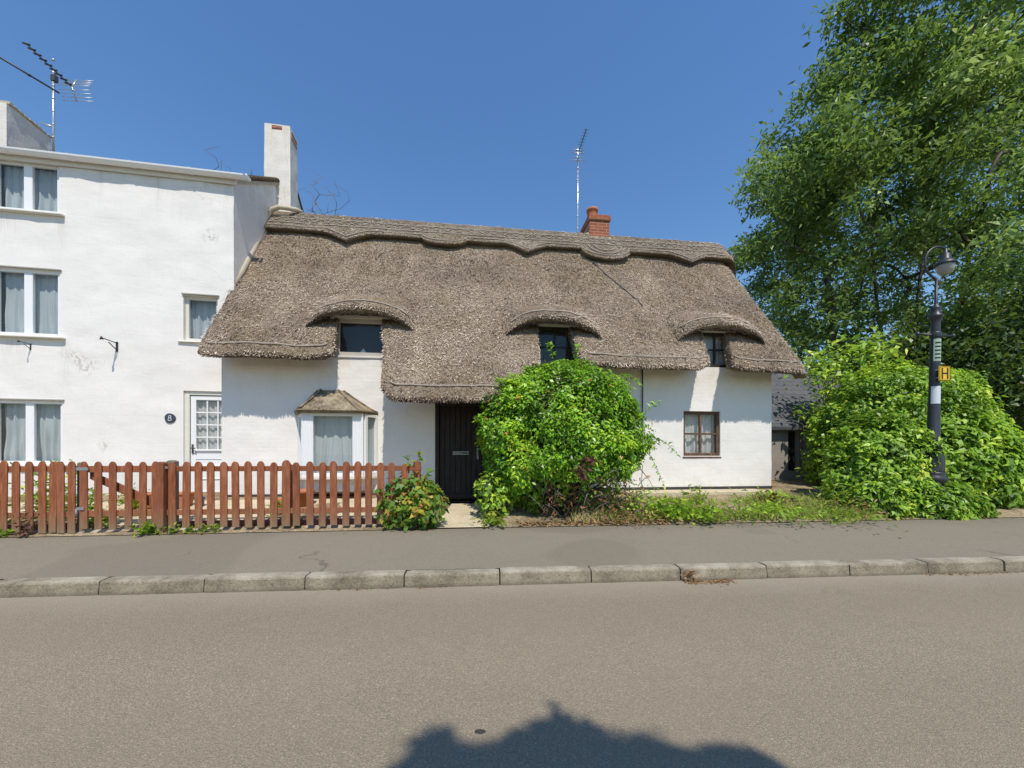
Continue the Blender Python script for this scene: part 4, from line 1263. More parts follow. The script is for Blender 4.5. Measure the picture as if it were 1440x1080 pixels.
# ------------------------------------------------------------------ street lamp
lx, ly, lz = 7.24, 6.62, .25
lamp = thing('street_lamp', 'black swan-neck street lamp rising out of the green hedge', 'street lamp', (lx, ly, lz))
lamp.rotation_euler = (0, R(1.1), 0)
lamp.scale = (.9, .9, 1)
mb = MB()
mb.lathe([(.18, -.15), (.18, .35), (.165, .38), (.165, .58), (.20, .62), (.20, .67), (.165, .70), (.165, .72), (.175, .76)], (0, 0, 0), 20)
mb.build('base', M['black_iron'], lamp)
mb = MB(); mb.lathe([(.150, .745), (.165, .76), (.160, .80), (.158, .95), (.142, 1.08), (.118, 1.17)], (0, 0, 0), 32, flute=-.05)
mb.build('fluted_section', M['black_iron'], lamp)
mb = MB(); mb.lathe([(.125, 1.165), (.135, 1.18), (.135, 1.21), (.115, 1.225), (.094, 1.26), (.078, 2.3), (.067, 3.3), (.067, 3.34), (.085, 3.40), (.108, 3.43), (.108, 3.455), (.078, 3.475), (.072, 3.56), (.078, 3.58), (.07, 3.60), (.035, 3.63), (.026, 3.66), (.024, 4.1)], (0, 0, 0), 24)
mb.build('post', M['black_iron'], lamp)
mb = MB(); mb.tube([(-.34, 0, 3.13), (.34, 0, 3.11)], .018, 8); mb.lathe([(.03, -.03), (.03, .03)], (-.34, 0, 3.13), 8); mb.lathe([(.03, -.03), (.03, .03)], (.34, 0, 3.11), 8); mb.lathe([(.078, 3.07), (.085, 3.09), (.085, 3.15), (.076, 3.17)], (0, 0, 0), 18)
mb.build('ladder_bar', M['black_iron'], lamp)
mb = MB()
cpts = []
for k in range(25):      # swan neck: out to the left, over the top, down to the lantern on the right
    a = math.pi * 1.28 - math.pi * 1.12 * k / 24
    cpts.append((.03 + .26 * math.cos(a), 0, 4.37 + .27 * math.sin(a)))
mb.tube([(0, 0, 4.05), (-.04, 0, 4.10), (-.10, 0, 4.14)] + cpts[1:-3], .020, 8)
mb.tube([(0, 0, 3.95), (.06, 0, 4.06), (.13, 0, 4.12), (.17, 0, 4.10), (.16, 0, 4.06)], .016, 7)
mb.tube([(-.22, 0, 4.28), (-.27, 0, 4.28), (-.28, 0, 4.32), (-.25, 0, 4.34)], .014, 6)
mb.tube([(0, 0, 3.92), (-.07, 0, 4.0), (-.13, 0, 3.97)], .012, 6)
mb.build('swan_neck', M['black_iron'], lamp)
lc_ = (.165, 0, 0)
mb = MB(); mb.lathe([(.02, 4.62), (.03, 4.60), (.035, 4.53), (.075, 4.51), (.078, 4.43), (.09, 4.42), (.155, 4.355), (.165, 4.33), (.15, 4.325), (.1, 4.33)], lc_, 24)
lt = mb.build('lantern', M['black_iron'], lamp)
mb = MB(); mb.lathe([(.138, 4.33), (.132, 4.28), (.11, 4.22), (.08, 4.18), (.04, 4.155), (.005, 4.15)], lc_, 24); mb.build('glass_bowl', M['lamp_bowl'], lt)
mb = MB()
def band(z0, z1, r, a0, a1, n=10, mi=0):
    vs = []
    for k in range(n + 1):
        a = a0 + (a1 - a0) * k / n
        vs += [(r * math.cos(a), r * math.sin(a), z0), (r * math.cos(a), r * math.sin(a), z1)]
    mb.add(vs, [(2 * k, 2 * k + 2, 2 * k + 3, 2 * k + 1) for k in range(n)], mi, True)
band(1.93, 2.23, .0855, -2.95, -1.15); b_ = mb.build('white_band', M['white_band'], lamp)
mb = MB(); band(2.66, 3.04, .0765, -2.7, -1.0)
for k in range(5): band(2.70 + k * .065, 2.725 + k * .065, .0782, -2.4, -1.3, 10, 1)
mb.build('label_plate', [M['green_label'], M['sign_black']], lamp)
hs = thing('hydrant_sign', 'yellow hydrant plate with black H on the lamp post', 'sign', (lx + .085, ly - .115, 2.56), 0)
mb = MB(); mb.box(-.098, .098, -.008, .008, 0, .245); pl = mb.build('plate', M['yellow'], hs, bevel=.004)
mb = MB()
e = -.0105
for (a, b_, c, d) in ((-.090, .090, .006, .014), (-.090, .090, .231, .239), (-.090, -.082, .014, .231), (.082, .090, .014, .231), (-.058, -.034, .03, .215), (.034, .058, .03, .215), (-.034, .034, .112, .134)):
    mb.box(a, b_, e, -.0085, c, d)
mb.build('letter', M['sign_black'], hs)
mb = MB(); mb.tube([(-.09, .11, .06), (-.05, .0, .06)], .012, 6); mb.build('clip', M['grey_steel'], hs)
mb = MB(); mb.tube([(-.09, .11, .19), (-.05, .0, .19)], .012, 6); mb.build('clip', M['grey_steel'], hs)

# ------------------------------------------------------------------ outbuilding behind the right end of the cottage
shed = thing('outbuilding', 'small slate-roofed outbuilding in the shade behind the cottage end', 'outbuilding', (-5.12, 6.77, 0), R(7))
mb = MB()
facade(mb, 10.7, 15.2, .5, 2.0, [(12.42, 12.72, .9, 1.93)], v=1.5, step=.14, amp=.02, reveal=.12)
mb.box(10.75, 15.1, 3.2, 3.3, .5, 3.4)
mb.add([(15.2, 1.5, .5), (15.2, 4.6, .5), (15.2, 4.6, 2.0), (15.2, 3.2, 3.5), (15.2, 1.5, 2.0)], [(0, 1, 2, 3, 4)])
mb.build('wall', mat_render('shed_wall', (.30, .275, .245), 1.2, None), shed)  # shade of the tree and hedge is put into this darkened wall colour
mb = MB(); mb.prism([(1.32, 1.93), (3.15, 3.68), (5.0, 1.95), (5.0, 2.03), (3.15, 3.77), (1.32, 2.01)], 0, 10.68, 15.3)
mb.build('roof', M['slate'], shed)
mb = MB(); mb.box(12.44, 12.70, 1.60, 1.64, .85, 1.92); mb.build('door', M['black_door'], shed)
mb = MB(); mb.box(12.72, 12.80, 1.455, 1.49, .85, 1.95); mb.box(10.70, 12.5, 1.36, 1.42, 1.905, 1.955); mb.build('door_frame', M['old_wood'], shed)
# pale apron against the foot of the right-hand wall
mb = MB(); mb.box(7.3, 10.25, -.42, -.014, .30, .60)
ap = mb.build('concrete_apron', M['concrete'], None, bevel=.02, loc=(-5.12, 6.77, 0)); ap.rotation_euler = (0, 0, R(7)); tag(ap, kind='structure')

# ------------------------------------------------------------------ plants
def unit(a):
    return a / np.maximum(np.linalg.norm(a, axis=1, keepdims=True), 1e-6)
def leaves(name, P, Nn, Ld, L_, W_, tint, mat, parent, fold=.25, jitter=.5):
    """diamond leaves: P base points, Nn normals, Ld leaf directions"""
    n = len(P)
    Nn = unit(Nn); Ld = unit(Ld - Nn * np.sum(Ld * Nn, 1, keepdims=True)); S = np.cross(Nn, Ld)
    l = (L_ * (1 + jitter * RNG.uniform(-1, 1, n)))[:, None]; w = (W_ * (1 + jitter * RNG.uniform(-1, 1, n)))[:, None]
    V = np.empty((n, 4, 3))
    V[:, 0] = P; V[:, 2] = P + Ld * l - Nn * l * .12
    V[:, 1] = P + Ld * l * .42 - S * w / 2 + Nn * w * fold
    V[:, 3] = P + Ld * l * .42 + S * w / 2 + Nn * w * fold
    return quads_obj(name, V.reshape(-1, 3), 4, mat, parent, np.clip(tint, 0, 1).astype(np.float32))
def rnd(n): return unit(RNG.normal(size=(n, 3)))
def clumped(centres, n, spread, flat=.8):
    """n points scattered round random centres"""
    k = RNG.integers(0, len(centres), n)
    return centres[k] + RNG.normal(size=(n, 3)) * np.array([spread, spread, spread * flat]), k
def lumpy_shell(c, r, n, zmin, amp=.16, depth=.22, fr=2.2, seed=0.0, keep=None):
    out = []; nrm = []
    c = np.array(c); r = np.array(r)
    while len(out) < n:
        d = Vector(RNG.normal(size=3)).normalized()
        k = 1 + amp * noise.noise(d * fr + Vector((seed, 0, 0))) + amp * .6 * noise.noise(d * fr * 2.7 + Vector((0, seed, 0))) + amp * .35 * noise.noise(d * fr * 6 + Vector((0, seed, 3)))
        k *= 1 - min(.9, RNG.exponential(depth * .5))
        p = c + np.array(d) * r * k
        if p[2] < zmin: continue
        if RNG.random() > .62 + 1.15 * noise.noise(d * 5.5 + Vector((seed, seed, 0))) + .8 * noise.noise(d * 12 + Vector((seed, 0, seed))): continue
        if keep is not None and not keep(p, d): continue
        out.append(p); nrm.append(np.array(d) / r)
    return np.array(out), unit(np.array(nrm))
def stems(name, base, ends, mat, parent, r0=.03, r1=.006, bow=.15):
    mb = MB()
    for e in ends:
        b = Vector(base) + Vector((random.uniform(-.12, .12), random.uniform(-.12, .12), 0)); e = Vector(e); m = (b + e) / 2 + Vector((random.uniform(-1, 1), random.uniform(-1, 1), random.uniform(0, .6))) * bow
        pts = [b * (1 - t) ** 2 + m * 2 * t * (1 - t) + e * t * t for t in [k / 7 for k in range(8)]]
        mb.tube(pts, [r0 * (1 - t) + r1 * t for t in [k / 7 for k in range(8)]], 5)
    return mb.build(name, mat, parent)

def shell_bush(name, label, cat, c, r, n, L_, W_, mat, zmin, seed, twigs=40, group=None, keep=None, amp=.16, depth=.22, up=.55, base=None, sdark=True):
    base = base or (c[0], c[1], zmin)
    o = thing(name, label, cat, base, 0, group)
    P, Nn = lumpy_shell(c, r, n, zmin, amp, depth, 2.2, seed, keep)
    m = len(P)
    clus = np.array([noise.noise(Vector(p) * 2.3 + Vector((seed, 0, 0))) for p in P])
    tint = (.47 if mat is M['leaf_bush'] else .47) + .50 * clus + RNG.normal(size=m) * .21
    nn = Nn * .7 + np.array([.12, -.15, up]) + rnd(m) * .6
    P = P - np.array(base)
    if mat is M['leaf_bush']: tint = np.where(RNG.random(m) < .006, .98, np.minimum(tint, .94))
    leaves('foliage', P, nn, rnd(m) + Nn * .5 - np.array([0, 0, .25]), L_, W_, tint, mat, o)
    sel = P[RNG.integers(0, m, twigs)] * np.array([.93, .93, .95])
    stems('stems', (0, 0, 0), [tuple(p) for p in sel], M['bark'], o, .022, .005)
    return o

# big round bush in front of the cottage
bc = (.81, 6.42, 1.60)
def keep_bush(p, d):
    left = p[0] < .45
    if p[2] > (.75 if left else .92): return True
    return RNG.random() < (.62 if left else .16)
bush = shell_bush('round_bush', 'large round glossy green bush in front of the cottage door', 'bush', bc, (1.38, .88, 1.27), 52000, .066, .033, M['leaf_bush'], .28, 1.3, 90, None, keep_bush, .15, .30, .6, (.86, 6.35, .3))
ends = [(random.uniform(-1.1, 1.2), random.uniform(-.6, .3), random.uniform(.5, 1.6)) for _ in range(46)]
stems('stems', (0, 0, 0), ends, M['bark'], bush, .026, .006, .3)
mb = MB()
for k in range(150):     # tangle of bare twigs in the open lower right
    p = Vector((random.uniform(-.5, 1.15), random.uniform(-.65, .1), random.uniform(.05, .85)))
    d = Vector(RNG.normal(size=3)) * .22
    mb.tube([p, p + d * .5 + Vector((0, 0, .04)), p + d], [.006, .005, .003], 4)
mb.build('twigs', M['bark_pale'], bush)
n = 480
P = np.stack([RNG.uniform(-.35, 1.15, n), RNG.uniform(-.75, .1, n), RNG.beta(1.6, 3, n) * .95 + .02], 1)
leaves('dead_leaves', P, rnd(n), rnd(n) - np.array([0, 0, .5]), .085, .03, RNG.random(n) * .7, M['dry_leaf'], bush)
n = 60
P = np.concatenate([RNG.normal(size=(30, 3)) * .045 + np.array([.25, -.80, .92]), RNG.normal(size=(30, 3)) * .05 + np.array([.12, -.80, .74])])
leaves('reddish_leaves', P, rnd(n) + np.array([0, -1, .3]), rnd(n), .08, .04, RNG.random(n) * .35, M['leaf_red'], bush)
# long loose shoots
def shoots(parent, pts, L_, W_, mat, per=26, r=.005):
    for a, b, sag in pts:
        mb = MB(); A_ = []; D_ = []
        a = Vector(a); b = Vector(b); path = [a.lerp(b, t) + Vector((0, 0, sag * math.sin(math.pi * t))) for t in [k / 10 for k in range(11)]]
        mb.tube(path, [r * (1 - .7 * k / 10) for k in range(11)], 4)
        for k in range(per):
            t = (k + .5) / per; i = min(9, int(t * 10)); A_.append(path[i].lerp(path[i + 1], t * 10 - i)); D_.append((path[i + 1] - path[i]).normalized())
        st = mb.build('shoot', M['bark'], parent)
        n = len(A_); D = np.array(D_)
        leaves('leaves', np.array(A_), rnd(n) * .8 + np.array([0, -.3, .7]), rnd(n) + D * .6, L_, W_, np.minimum(.5 + .2 * RNG.normal(size=n), .94), mat, st)
shoots(bush, [((1.25, -.2, 1.30), (1.86, -.1, .98), .10), ((.9, -.1, 2.3), (1.25, -.1, 2.12), .06), ((-.9, -.3, 2.0), (-1.18, -.3, 2.24), .04), ((-.2, -.3, 2.52), (-.28, -.3, 2.78), 0), ((.12, -.3, 2.5), (.18, -.3, 2.74), 0), ((1.1, -.3, 1.5), (1.48, -.3, 1.85), .05), ((-1.0, -.2, .9), (-1.06, -.2, .25), -.02), ((1.2, -.3, 1.1), (1.52, -.35, .5), .1)], .07, .034, M['leaf_bush'])

# yellowing shrub beside the path
def small_shrub(name, label, cat, base, r, n, L_, W_, mat, seed, group=None, twigs=14):
    return shell_bush(name, label, cat, (base[0], base[1], base[2] + r[2] * .85), r, n, L_, W_, mat, base[2], seed, twigs, group, None, .30, .5, .6, base)
ys = small_shrub('yellowing_shrub', 'small shrub with yellow and orange leaves at the fence end', 'shrub', (-1.42, 5.50, .27), (.44, .30, .40), 1400, .095, .058, M['leaf_yellow'], 4.2)
shoots(ys, [((.0, 0, .6), (.10, 0, 1.12), 0), ((-.12, 0, .6), (-.05, .02, 1.02), 0), ((-.2, 0, .5), (-.34, -.02, .85), 0), ((.1, 0, .5), (.22, -.02, .80), 0), ((.2, 0, .2), (.42, -.05, .35), .05)], .10, .062, M['leaf_yellow'], 15)
for nm_, lb, x, y, r, n, s_ in (('climber', 'dull green climbing plant at the left foot of the round bush', -.28, 6.05, (.30, .25, .38), 420, 7.7),):
    small_shrub(nm_, lb, 'plant', (x, y, .35), r, n, .09, .06, M['leaf_hedge'], s_)

# hedge bushes at the right
def hedge(label, c, r, n, seed, L_=.088, W_=.052, amp=.22, mat='leaf_hedge'):
    return shell_bush('hedge_bush', label, 'hedge', c, r, n, L_, W_, M[mat], .26, seed, 50, 'bushes of the green hedge', None, amp, .30, .5)
hedge('tall rounded hedge bush, the largest mass behind the street lamp', (8.36, 8.15, 1.40), (1.86, 1.1, 1.80), 40000, 2.1, amp=.16)
hedge('bright low hedge bush spilling over the pavement left of the lamp', (6.75, 7.0, .90), (.95, .6, 1.12), 14500, 5.5)
hedge('leafy hedge bush with pale tips right of the lamp post', (8.55, 7.4, 1.0), (1.1, .62, 1.12), 9000, 9.1, .12, .075)
hedge('dark hedge bush at the right edge beyond the lamp', (9.75, 7.6, .8), (.95, .7, .95), 5500, 12.4, .12, .075)
hedge('low leafy shoots of the hedge in front of the lamp base', (7.15, 6.55, .42), (.85, .34, .42), 3600, 15.5)
hedge('low leafy clump at the left foot of the hedge by the verge', (6.25, 6.55, .42), (.42, .34, .50), 2200, 19.5)
hb = bpy.data.objects['hedge_bush.001']
shoots(hb, [((-.35, -.3, .55), (-.75, -.35, .3), .1), ((.6, -.5, .3), (1.0, -.62, .05), .08), ((.1, -.5, .25), (.3, -.75, .03), .05), ((.75, -.35, .6), (1.05, -.5, .45), .1), ((-.2, -.5, .3), (-.1, -.72, .03), .05)], .11, .065, M['leaf_hedge'], 20)
# loose pale sapling rising behind the hedge, by the outbuilding
sap = thing('sapling', 'loose pale-green sapling between outbuilding and hedge', 'sapling', (7.95, 9.4, .6))
ends = [(random.uniform(-.65, .8), random.uniform(-.4, .4), random.uniform(1.6, 3.6)) for _ in range(30)]
stems('stems', (0, 0, 0), ends, M['bark'], sap, .022, .005, .25)
P, k = clumped(np.array(ends), 1100, .22, .7)
n = len(P); leaves('foliage', P, rnd(n) * .7 + np.array([0, -.2, .8]), rnd(n) - np.array([0, 0, .3]), .16, .075, .62 + .22 * RNG.normal(size=n), M['leaf_hedge'], sap)

# ---- trees: limbs grown towards clusters of leaves
def tree(name, label, cat, base, targets, n_leaf, L_, W_, spread, mat, trunks, group=None, r_tip=.012, bark='bark', droop=.35, leaf_name='crown', flat=.75, tmean=.45, expo=.42, rmax=.3):
    o = thing(name, label, cat, base, 0, group)
    B = np.array(base)
    T = [np.array(t) - B for t in targets]
    nodes = []; par = []
    for tr in trunks:
        prev = -1
        for p in tr:
            nodes.append(np.array(p, dtype=float)); par.append(prev); prev = len(nodes) - 1
    T.sort(key=lambda t: np.linalg.norm(t - np.array([0, 0, min(t[2], 3)])))
    tips = []
    for t in T:
        A_ = np.array(nodes); d = np.linalg.norm(A_ - t, axis=1) + .8 * np.maximum(0, A_[:, 2] - t[2] + .1)
        i = int(np.argmin(d)); a = nodes[i]; L2 = np.linalg.norm(t - a); m = max(1, int(L2 / .4)); prev = i
        side = RNG.normal(size=3) * .16 * L2
        for k in range(1, m + 1):
            f = k / m; p = a + (t - a) * f + side * math.sin(math.pi * f) + np.array([0, 0, .12 * L2 * math.sin(math.pi * f)])
            nodes.append(p); par.append(prev); prev = len(nodes) - 1
        tips.append(prev)
    w = np.zeros(len(nodes))
    for i in tips: w[i] += 1
    for i in range(len(nodes) - 1, -1, -1):
        if par[i] >= 0: w[par[i]] += w[i]
    rad = np.minimum(rmax, r_tip * np.maximum(w, 1) ** expo)
    kids = {}
    for i, p in enumerate(par): kids.setdefault(p, []).append(i)
    mb = MB(); stack = [(r, None) for r in kids.get(-1, [])]
    while stack:
        i, frm = stack.pop(); chain = ([frm] if frm is not None else []) + [i]; cur = i
        while cur in kids:
            ks = sorted(kids[cur], key=lambda q: -w[q]); 
            for q in ks[1:]: stack.append((q, cur))
            cur = ks[0]; chain.append(cur)
        rr = [float(rad[q]) for q in chain]
        if frm is not None: rr[0] = rr[1]
        mb.tube([nodes[q] for q in chain], rr, 6)
    mb.build('trunk', M[bark], o)
    if n_leaf:
        C_ = np.array(T); P, k = clumped(C_, n_leaf, spread, flat)
        cn = RNG.normal(size=len(C_))
        n = len(P); tint = tmean + .22 * cn[k] + .17 * RNG.normal(size=n)
        leaves(leaf_name, P, rnd(n) * .8 + np.array([0, -.1, .7]), rnd(n) - np.array([0, 0, droop]), L_, W_, tint, M[mat], o)
    return o

def in_ell(c, r, n, inner=.0, zmin=-9, lump=.25, seed=0.0, zmax=99):
    out = []
    while len(out) < n:
        d = Vector(RNG.normal(size=3)).normalized(); k = RNG.uniform(inner ** 3, 1) ** (1 / 3) * (1 + lump * noise.noise(d * 2.2 + Vector((seed, 0, 0))))
        p = np.array(c) + np.array(d) * np.array(r) * k
        if zmin < p[2] < zmax: out.append(p)
    return out
base = (14.2, 14.0, .9)
tg = in_ell((15.2, 13.6, 10.2), (7.6, 4.6, 9.4), 800, .42, 3.4, .2, 3.3)
EDGE = ((3, 8.1), (6.3, 8.0), (8.9, 7.75), (10.7, 8.3), (12.4, 8.85), (14.1, 9.8), (15.9, 11.2), (17.4, 13.1), (20, 15.5))
def edge_x(z): return float(np.interp(z, [e[0] for e in EDGE], [e[1] for e in EDGE]))
tg = [t for t in tg if t[0] > edge_x(t[2]) * t[1] / 13.6 + .18 + .35 * noise.noise(Vector(t) * .8)]
tg = [t for t in tg if not (t[2] < 8.8 and t[0] > 11.2 and RNG.random() < .22)]
tree('ash_tree', 'tall broad leafy tree filling the right side above the hedge', 'tree', base, tg, 132000, .20, .075, .31, 'leaf_tree',
     [[(-1.6, 0, -.3), (-1.9, 0, 1.6), (-2.3, -.1, 3.4), (-2.7, -.2, 5.4), (-3.0, -.2, 7.4)],
      [(0, 0, -.3), (-.2, .1, 2), (-.5, .1, 4), (-.9, 0, 6), (-1.1, 0, 8.2), (-1.0, -.2, 10.5)],
      [(.8, .3, -.3), (.9, .3, 2.2), (.7, .3, 4.6), (.9, .2, 7), (1.2, .1, 9.6), (1.2, 0, 12)],
      [(2.2, 0, -.3), (2.6, 0, 2.4), (3.2, -.1, 4.8), (3.9, -.2, 7.2)]], rmax=.20)
tg = in_ell((12.6, 11.4, 2.9), (2.9, 1.2, 2.3), 120, .4, .9, .3, 8.8)
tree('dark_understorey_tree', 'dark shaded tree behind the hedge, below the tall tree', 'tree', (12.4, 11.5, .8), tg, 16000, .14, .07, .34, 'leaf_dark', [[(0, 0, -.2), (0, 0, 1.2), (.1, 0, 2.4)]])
tg = in_ell((13.3, 9.9, 2.6), (1.9, 1.5, 2.9), 110, .5, .5, .3, 5.8)
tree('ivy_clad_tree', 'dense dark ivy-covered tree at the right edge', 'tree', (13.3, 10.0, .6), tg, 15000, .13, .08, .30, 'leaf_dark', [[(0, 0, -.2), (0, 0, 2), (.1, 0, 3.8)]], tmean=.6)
tg = in_ell((8.2, 12.6, 3.0), (1.9, 1.2, 2.1), 70, .4, 1.2, .3, 2.8)
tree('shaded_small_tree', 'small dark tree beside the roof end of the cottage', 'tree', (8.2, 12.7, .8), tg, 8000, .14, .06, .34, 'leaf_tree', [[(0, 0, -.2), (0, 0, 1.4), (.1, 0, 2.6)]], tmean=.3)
# leafless trees showing above the roofs
for b, c, r, n_, lb in (((-11.2, 15.5, .9), (-11.6, 15.5, 11.2), (2.2, 1.2, 2.3), 46, 'bare tree whose thin twigs show above the white gutter'),
                        ((-7.2, 15.0, .9), (-7.4, 15.0, 10.0), (1.5, 1.2, 2.2), 40, 'bare tree whose twigs show right of the white chimney')):
    tg = in_ell(c, r, n_ * 2, .3, c[2] + .2, .3, b[0])
    tree('bare_tree', lb, 'tree', b, tg, 0, .1, .05, .3, 'leaf_tree', [[(0, 0, -.2), (0, 0, 3), (.1, 0, 6), (0, 0, 8)]], r_tip=.005, expo=.38, bark='bark_pale', rmax=.16)
# roadside tree behind the viewer: its crown throws the shadow at the bottom of the picture
def lift(gx, gy, z):
    k = (z - .08) / math.tan(R(SUN_EL)); return np.array([gx + k * math.sin(R(SUN_AZ)), gy - k * math.cos(R(SUN_AZ)), z])
tg = []
BLOBS = [(606, 1062, .055), (650, 1070, .05), (692, 1071, .045), (745, 1052, .06), (775, 1046, .075), (802, 1036, .07), (820, 1050, .05), (850, 1083, .045),
         (882, 1072, .055), (912, 1068, .055), (948, 1080, .05), (1035, 1080, .055), (1062, 1081, .045), (985, 1094, .05)] + [(585 + 34 * k, 1092, .06) for k in range(15)]
for px, py, rr in BLOBS:
    gy = 1.22 * 540 / (py - 640); gx = (px - 720) / 540 * gy
    z0 = 6.0 + .5 * math.sin(px)
    for q in range(11):
        a, b_ = RNG.normal(size=2) * rr * .45
        tg.append(lift(gx + a, gy + b_, z0 + RNG.uniform(0, .5)))
for t in in_ell((.0, .0, 0), (1.7, 1.5, 1.5), 300, .2, -9, .2, 6.6):
    q = lift(.12, -.1, 6.3) + t + np.array([0, -.35, 0])
    s_ = q[1] + (q[2] - .08) / math.tan(R(SUN_EL)) * math.cos(R(SUN_AZ))
    if s_ < 1.40: tg.append(q)
tree('roadside_tree', 'tree standing across the road, seen only by its crown shadow on the asphalt', 'tree', (2.3, -5.2, 0), tg, 34000, .06, .042, .03, 'leaf_tree', [[(0, 0, 0), (0, 0, 2), (-.1, .3, 4), (-.3, .8, 5)]])

# ------------------------------------------------------------------ verge: grass, weeds, pots and litter
def ground_pts(n, x0, x1, d0, d1):
    x = RNG.uniform(x0, x1, n); d = RNG.uniform(d0, d1, n); y = 5.55 + math.tan(fa) * x + d
    z = np.array([gz(a, b) for a, b in zip(x, y)]); return np.stack([x, y, z], 1)
n = 7600
P = ground_pts(n, .9, 6.3, .02, 1.15)
mask = np.array([noise.noise(Vector((p[0] * 1.4, p[1] * 2.2, 3))) + RNG.normal() * .28 for p in P]) > -.02
P = P[mask]; n = len(P)
tnt = np.array([.45 + .55 * noise.noise(Vector((p[0] * 2.0, p[1] * 3, 9))) for p in P]) + .2 * RNG.normal(size=n)
g_ = leaves('verge_grass', P, rnd(n) * .5 + np.array([0, -1, .2]), rnd(n) * .55 + np.array([0, 0, 1]), .13, .012, tnt, M['grass'], None, .1, .5)
tag(g_, kind='stuff')
def weed(name, label, x, d, w, h, n, L_, W_, mat, group=None, proto=None):
    y = yb(x) + d; b = (x, y, gz(x, y) + .0)
    o = thing(name, label, 'plant', b, random.uniform(0, 6), group)
    P = RNG.normal(size=(n, 3)) * np.array([w, w * .7, h * .33]) + np.array([0, 0, h * .5]); P[:, 2] = np.abs(P[:, 2])
    leaves('foliage', P, rnd(n) * .6 + np.array([0, -.2, .8]), rnd(n) + P / max(w, .05) * .4, L_, W_, .5 + .22 * RNG.normal(size=n), M[mat], o)
    return o
weed('leafy_weed', 'broad bright-green leafy weed clump on the verge beside the bush', 2.62, .24, .26, .24, 420, .10, .07, 'leaf_hedge')
weed('leafy_weed', 'thin patch of green weeds along the pavement edge below the apron', 3.35, .18, .30, .12, 300, .085, .03, 'leaf_weed')
weed('leafy_weed', 'dark purplish low weed beside the cottage corner', 4.65, .85, .14, .14, 120, .08, .05, 'leaf_red')
weed('leafy_weed', 'tall yellowish stalks at the foot of the hedge', 5.55, .45, .16, .42, 160, .10, .022, 'leaf_weed')
weed('leafy_weed', 'wispy upright weed by the pale apron at the right wall', 3.25, .85, .10, .30, 110, .10, .03, 'leaf_weed')
weed('leafy_weed', 'spreading green weed in the middle of the grass verge', 4.2, .35, .34, .16, 420, .10, .04, 'leaf_hedge')
weed('leafy_weed', 'yellow-green weed patch on the verge before the outbuilding', 5.1, .22, .42, .14, 520, .09, .035, 'leaf_weed')
weed('leafy_weed', 'low green weed under the cottage corner', 4.9, 1.2, .3, .13, 220, .09, .045, 'leaf_hedge')
weed('leafy_weed', 'dry pale weed tangle at the foot of the hedge', 5.75, .25, .22, .20, 200, .10, .02, 'dry_leaf')
weed('leafy_weed', 'green weed growing in the outbuilding doorway', 6.9, 2.2, .22, .35, 200, .10, .05, 'leaf_weed')
weed('leafy_weed', 'straggling weed at the right foot of the round bush', 2.05, .42, .22, .42, 300, .07, .035, 'leaf_hedge')
weed('leafy_weed', 'dry brown weed below the right side of the bush', 1.75, .20, .26, .16, 260, .08, .018, 'dry_leaf')
weed('leafy_weed', 'bright rosette weed at the kerb side of the path', -.30, .10, .12, .14, 110, .08, .06, 'leaf_weed')
weed('leafy_weed', 'big green leafy weed at the foot of the gate post', -4.80, .01, .065, .12, 80, .07, .055, 'leaf_weed')
weed('red_weed', 'dark red weed at the foot of the left fence run', -6.22, .02, .05, .24, 60, .06, .035, 'leaf_red')
weed('leafy_weed', 'green weed at the left end of the fence foot', -6.52, .01, .06, .08, 60, .07, .05, 'leaf_weed')
for x, w_ in ((-4.66, .07), (-4.47, .06), (-4.28, .05), (-4.12, .06), (-3.98, .05)):
    weed('fence_weed', 'small yellow-green weed at the foot of the red pickets', x, .02, w_ * .55, .09, 42, .045, .03, 'leaf_weed', 'weeds along the picket fence')
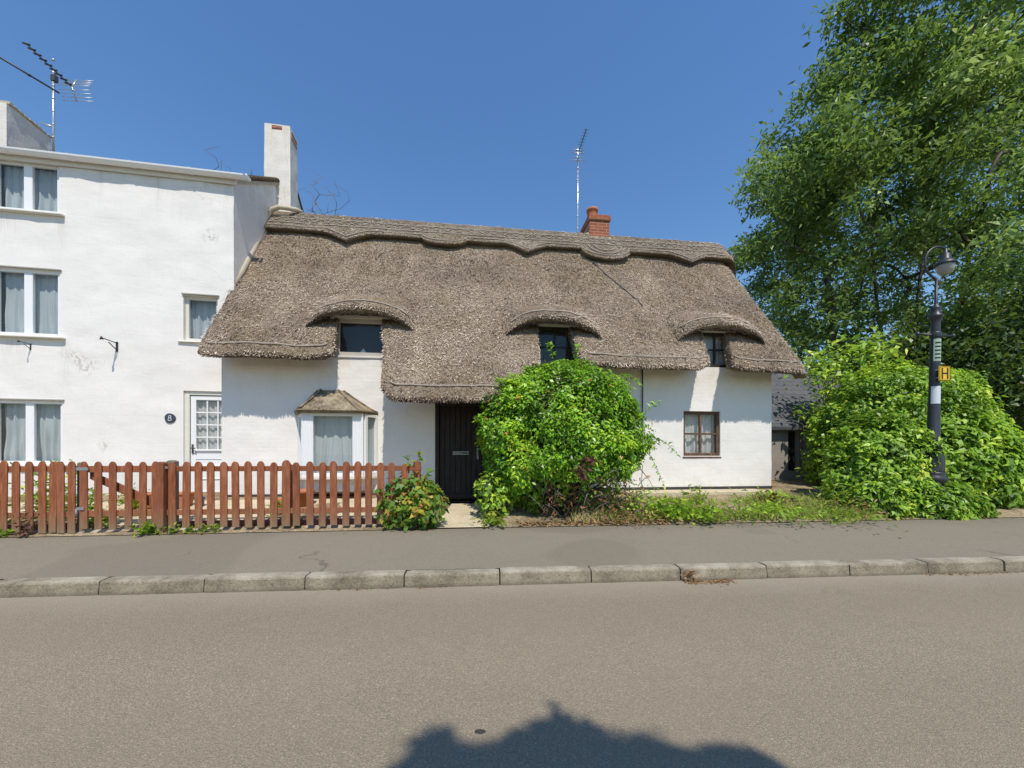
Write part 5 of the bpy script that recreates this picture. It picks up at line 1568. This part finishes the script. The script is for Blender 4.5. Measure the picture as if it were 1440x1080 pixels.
# plants and pots seen through the fence
weed('garden_plant', 'tall green garden plant under the ground-floor window behind pickets', -6.75, .75, .16, .55, 420, .09, .05, 'leaf_hedge')
weed('garden_plant', 'bright garden plant behind the left fence run', -6.25, .65, .14, .34, 260, .08, .05, 'leaf_weed')
weed('garden_plant', 'yellow-green round plant behind the gate brace', -5.72, .85, .12, .30, 240, .06, .04, 'leaf_weed')
weed('garden_plant', 'low plant at the inner side of the gate hinge', -5.75, .45, .12, .12, 120, .08, .05, 'leaf_weed')
weed('garden_plant', 'small plant between the terracotta pots and the bay', -3.62, .75, .10, .14, 100, .07, .045, 'leaf_weed')
def pot(label, x, d, r, h, mat='terracotta', group='pots in the front garden'):
    y = yb(x) + d; o = thing('flower_pot', label, 'flower pot', (x, y, gz(x, y)), 0, group)
    mb = MB(); mb.lathe([(r * .72, 0), (r * .95, h * .78), (r * 1.04, h * .80), (r * 1.06, h), (r * .92, h), (r * .86, h * .7)], (0, 0, 0), 22); mb.build('vessel', M[mat], o)
    mb = MB(); mb.lathe([(r * .86, h * .78), (r * .3, h * .84)], (0, 0, 0), 14); mb.build('compost', M['soil'], o)
    return o
pot('large terracotta pot behind the pickets just left of the bay window', -3.45, 1.15, .17, .27)
pot('small terracotta pot standing left of the large pot by the bay', -3.78, 1.05, .10, .15)
pot('terracotta pot behind the gate, left of the garden trough', -6.0, 1.15, .09, .18)
pot('small dark blue glazed pot by the white house door', -5.02, 1.15, .07, .17, 'blue_glaze')
tr = thing('terracotta_trough', 'long terracotta trough behind the right half of the gate', 'trough', (-5.5, yb(-5.5) + 1.15, gz(-5.5, yb(-5.5) + 1.15)), fa)
mb = MB(); mb.prism([(-.30, 0), (.30, 0), (.34, .20), (-.34, .20)], 1, -.11, .11); mb.box(-.36, .36, -.125, .125, .202, .245); mb.build('vessel', M['terracotta'], tr, bevel=.01)
# dry litter along the kerb
def litter(name, label, x0, x1, n, mat='dry_leaf', w=.06):
    x = RNG.uniform(x0, x1, n); d = -np.abs(RNG.normal(size=n)) * w
    y = 3.6 + math.tan(R(4.3)) * x + d; P = np.stack([x, y, np.full(n, .083)], 1)
    o = leaves(name, P, rnd(n) * .35 + np.array([0, 0, 1]), rnd(n), .035, .010, RNG.random(n), M[mat], None, .2, .6)
    tag(o, kind='stuff')
litter('kerb_litter', '', 1.66, 2.15, 420); litter('kerb_litter', '', 4.2, 6.5, 240, w=.02); litter('kerb_litter', '', -1.6, -.5, 50, w=.02)
n = 420; P = ground_pts(n, .1, 2.4, .0, .16); leaf_l = leaves('leaf_litter', P + np.array([0, 0, .012]), rnd(n) * .4 + np.array([0, 0, 1]), rnd(n), .06, .035, RNG.random(n), M['dry_leaf'], None); tag(leaf_l, kind='stuff')
w_ = thing('kerb_weed', 'small dry weed sprouting from the kerb joint', 'plant', (1.70, yk(1.70) - .02, .08))
P = RNG.normal(size=(40, 3)) * np.array([.03, .02, .03]) + np.array([0, 0, .05]); leaves('foliage', P, rnd(40), rnd(40) + np.array([0, 0, .6]), .06, .014, RNG.random(40), M['dry_leaf'], w_)
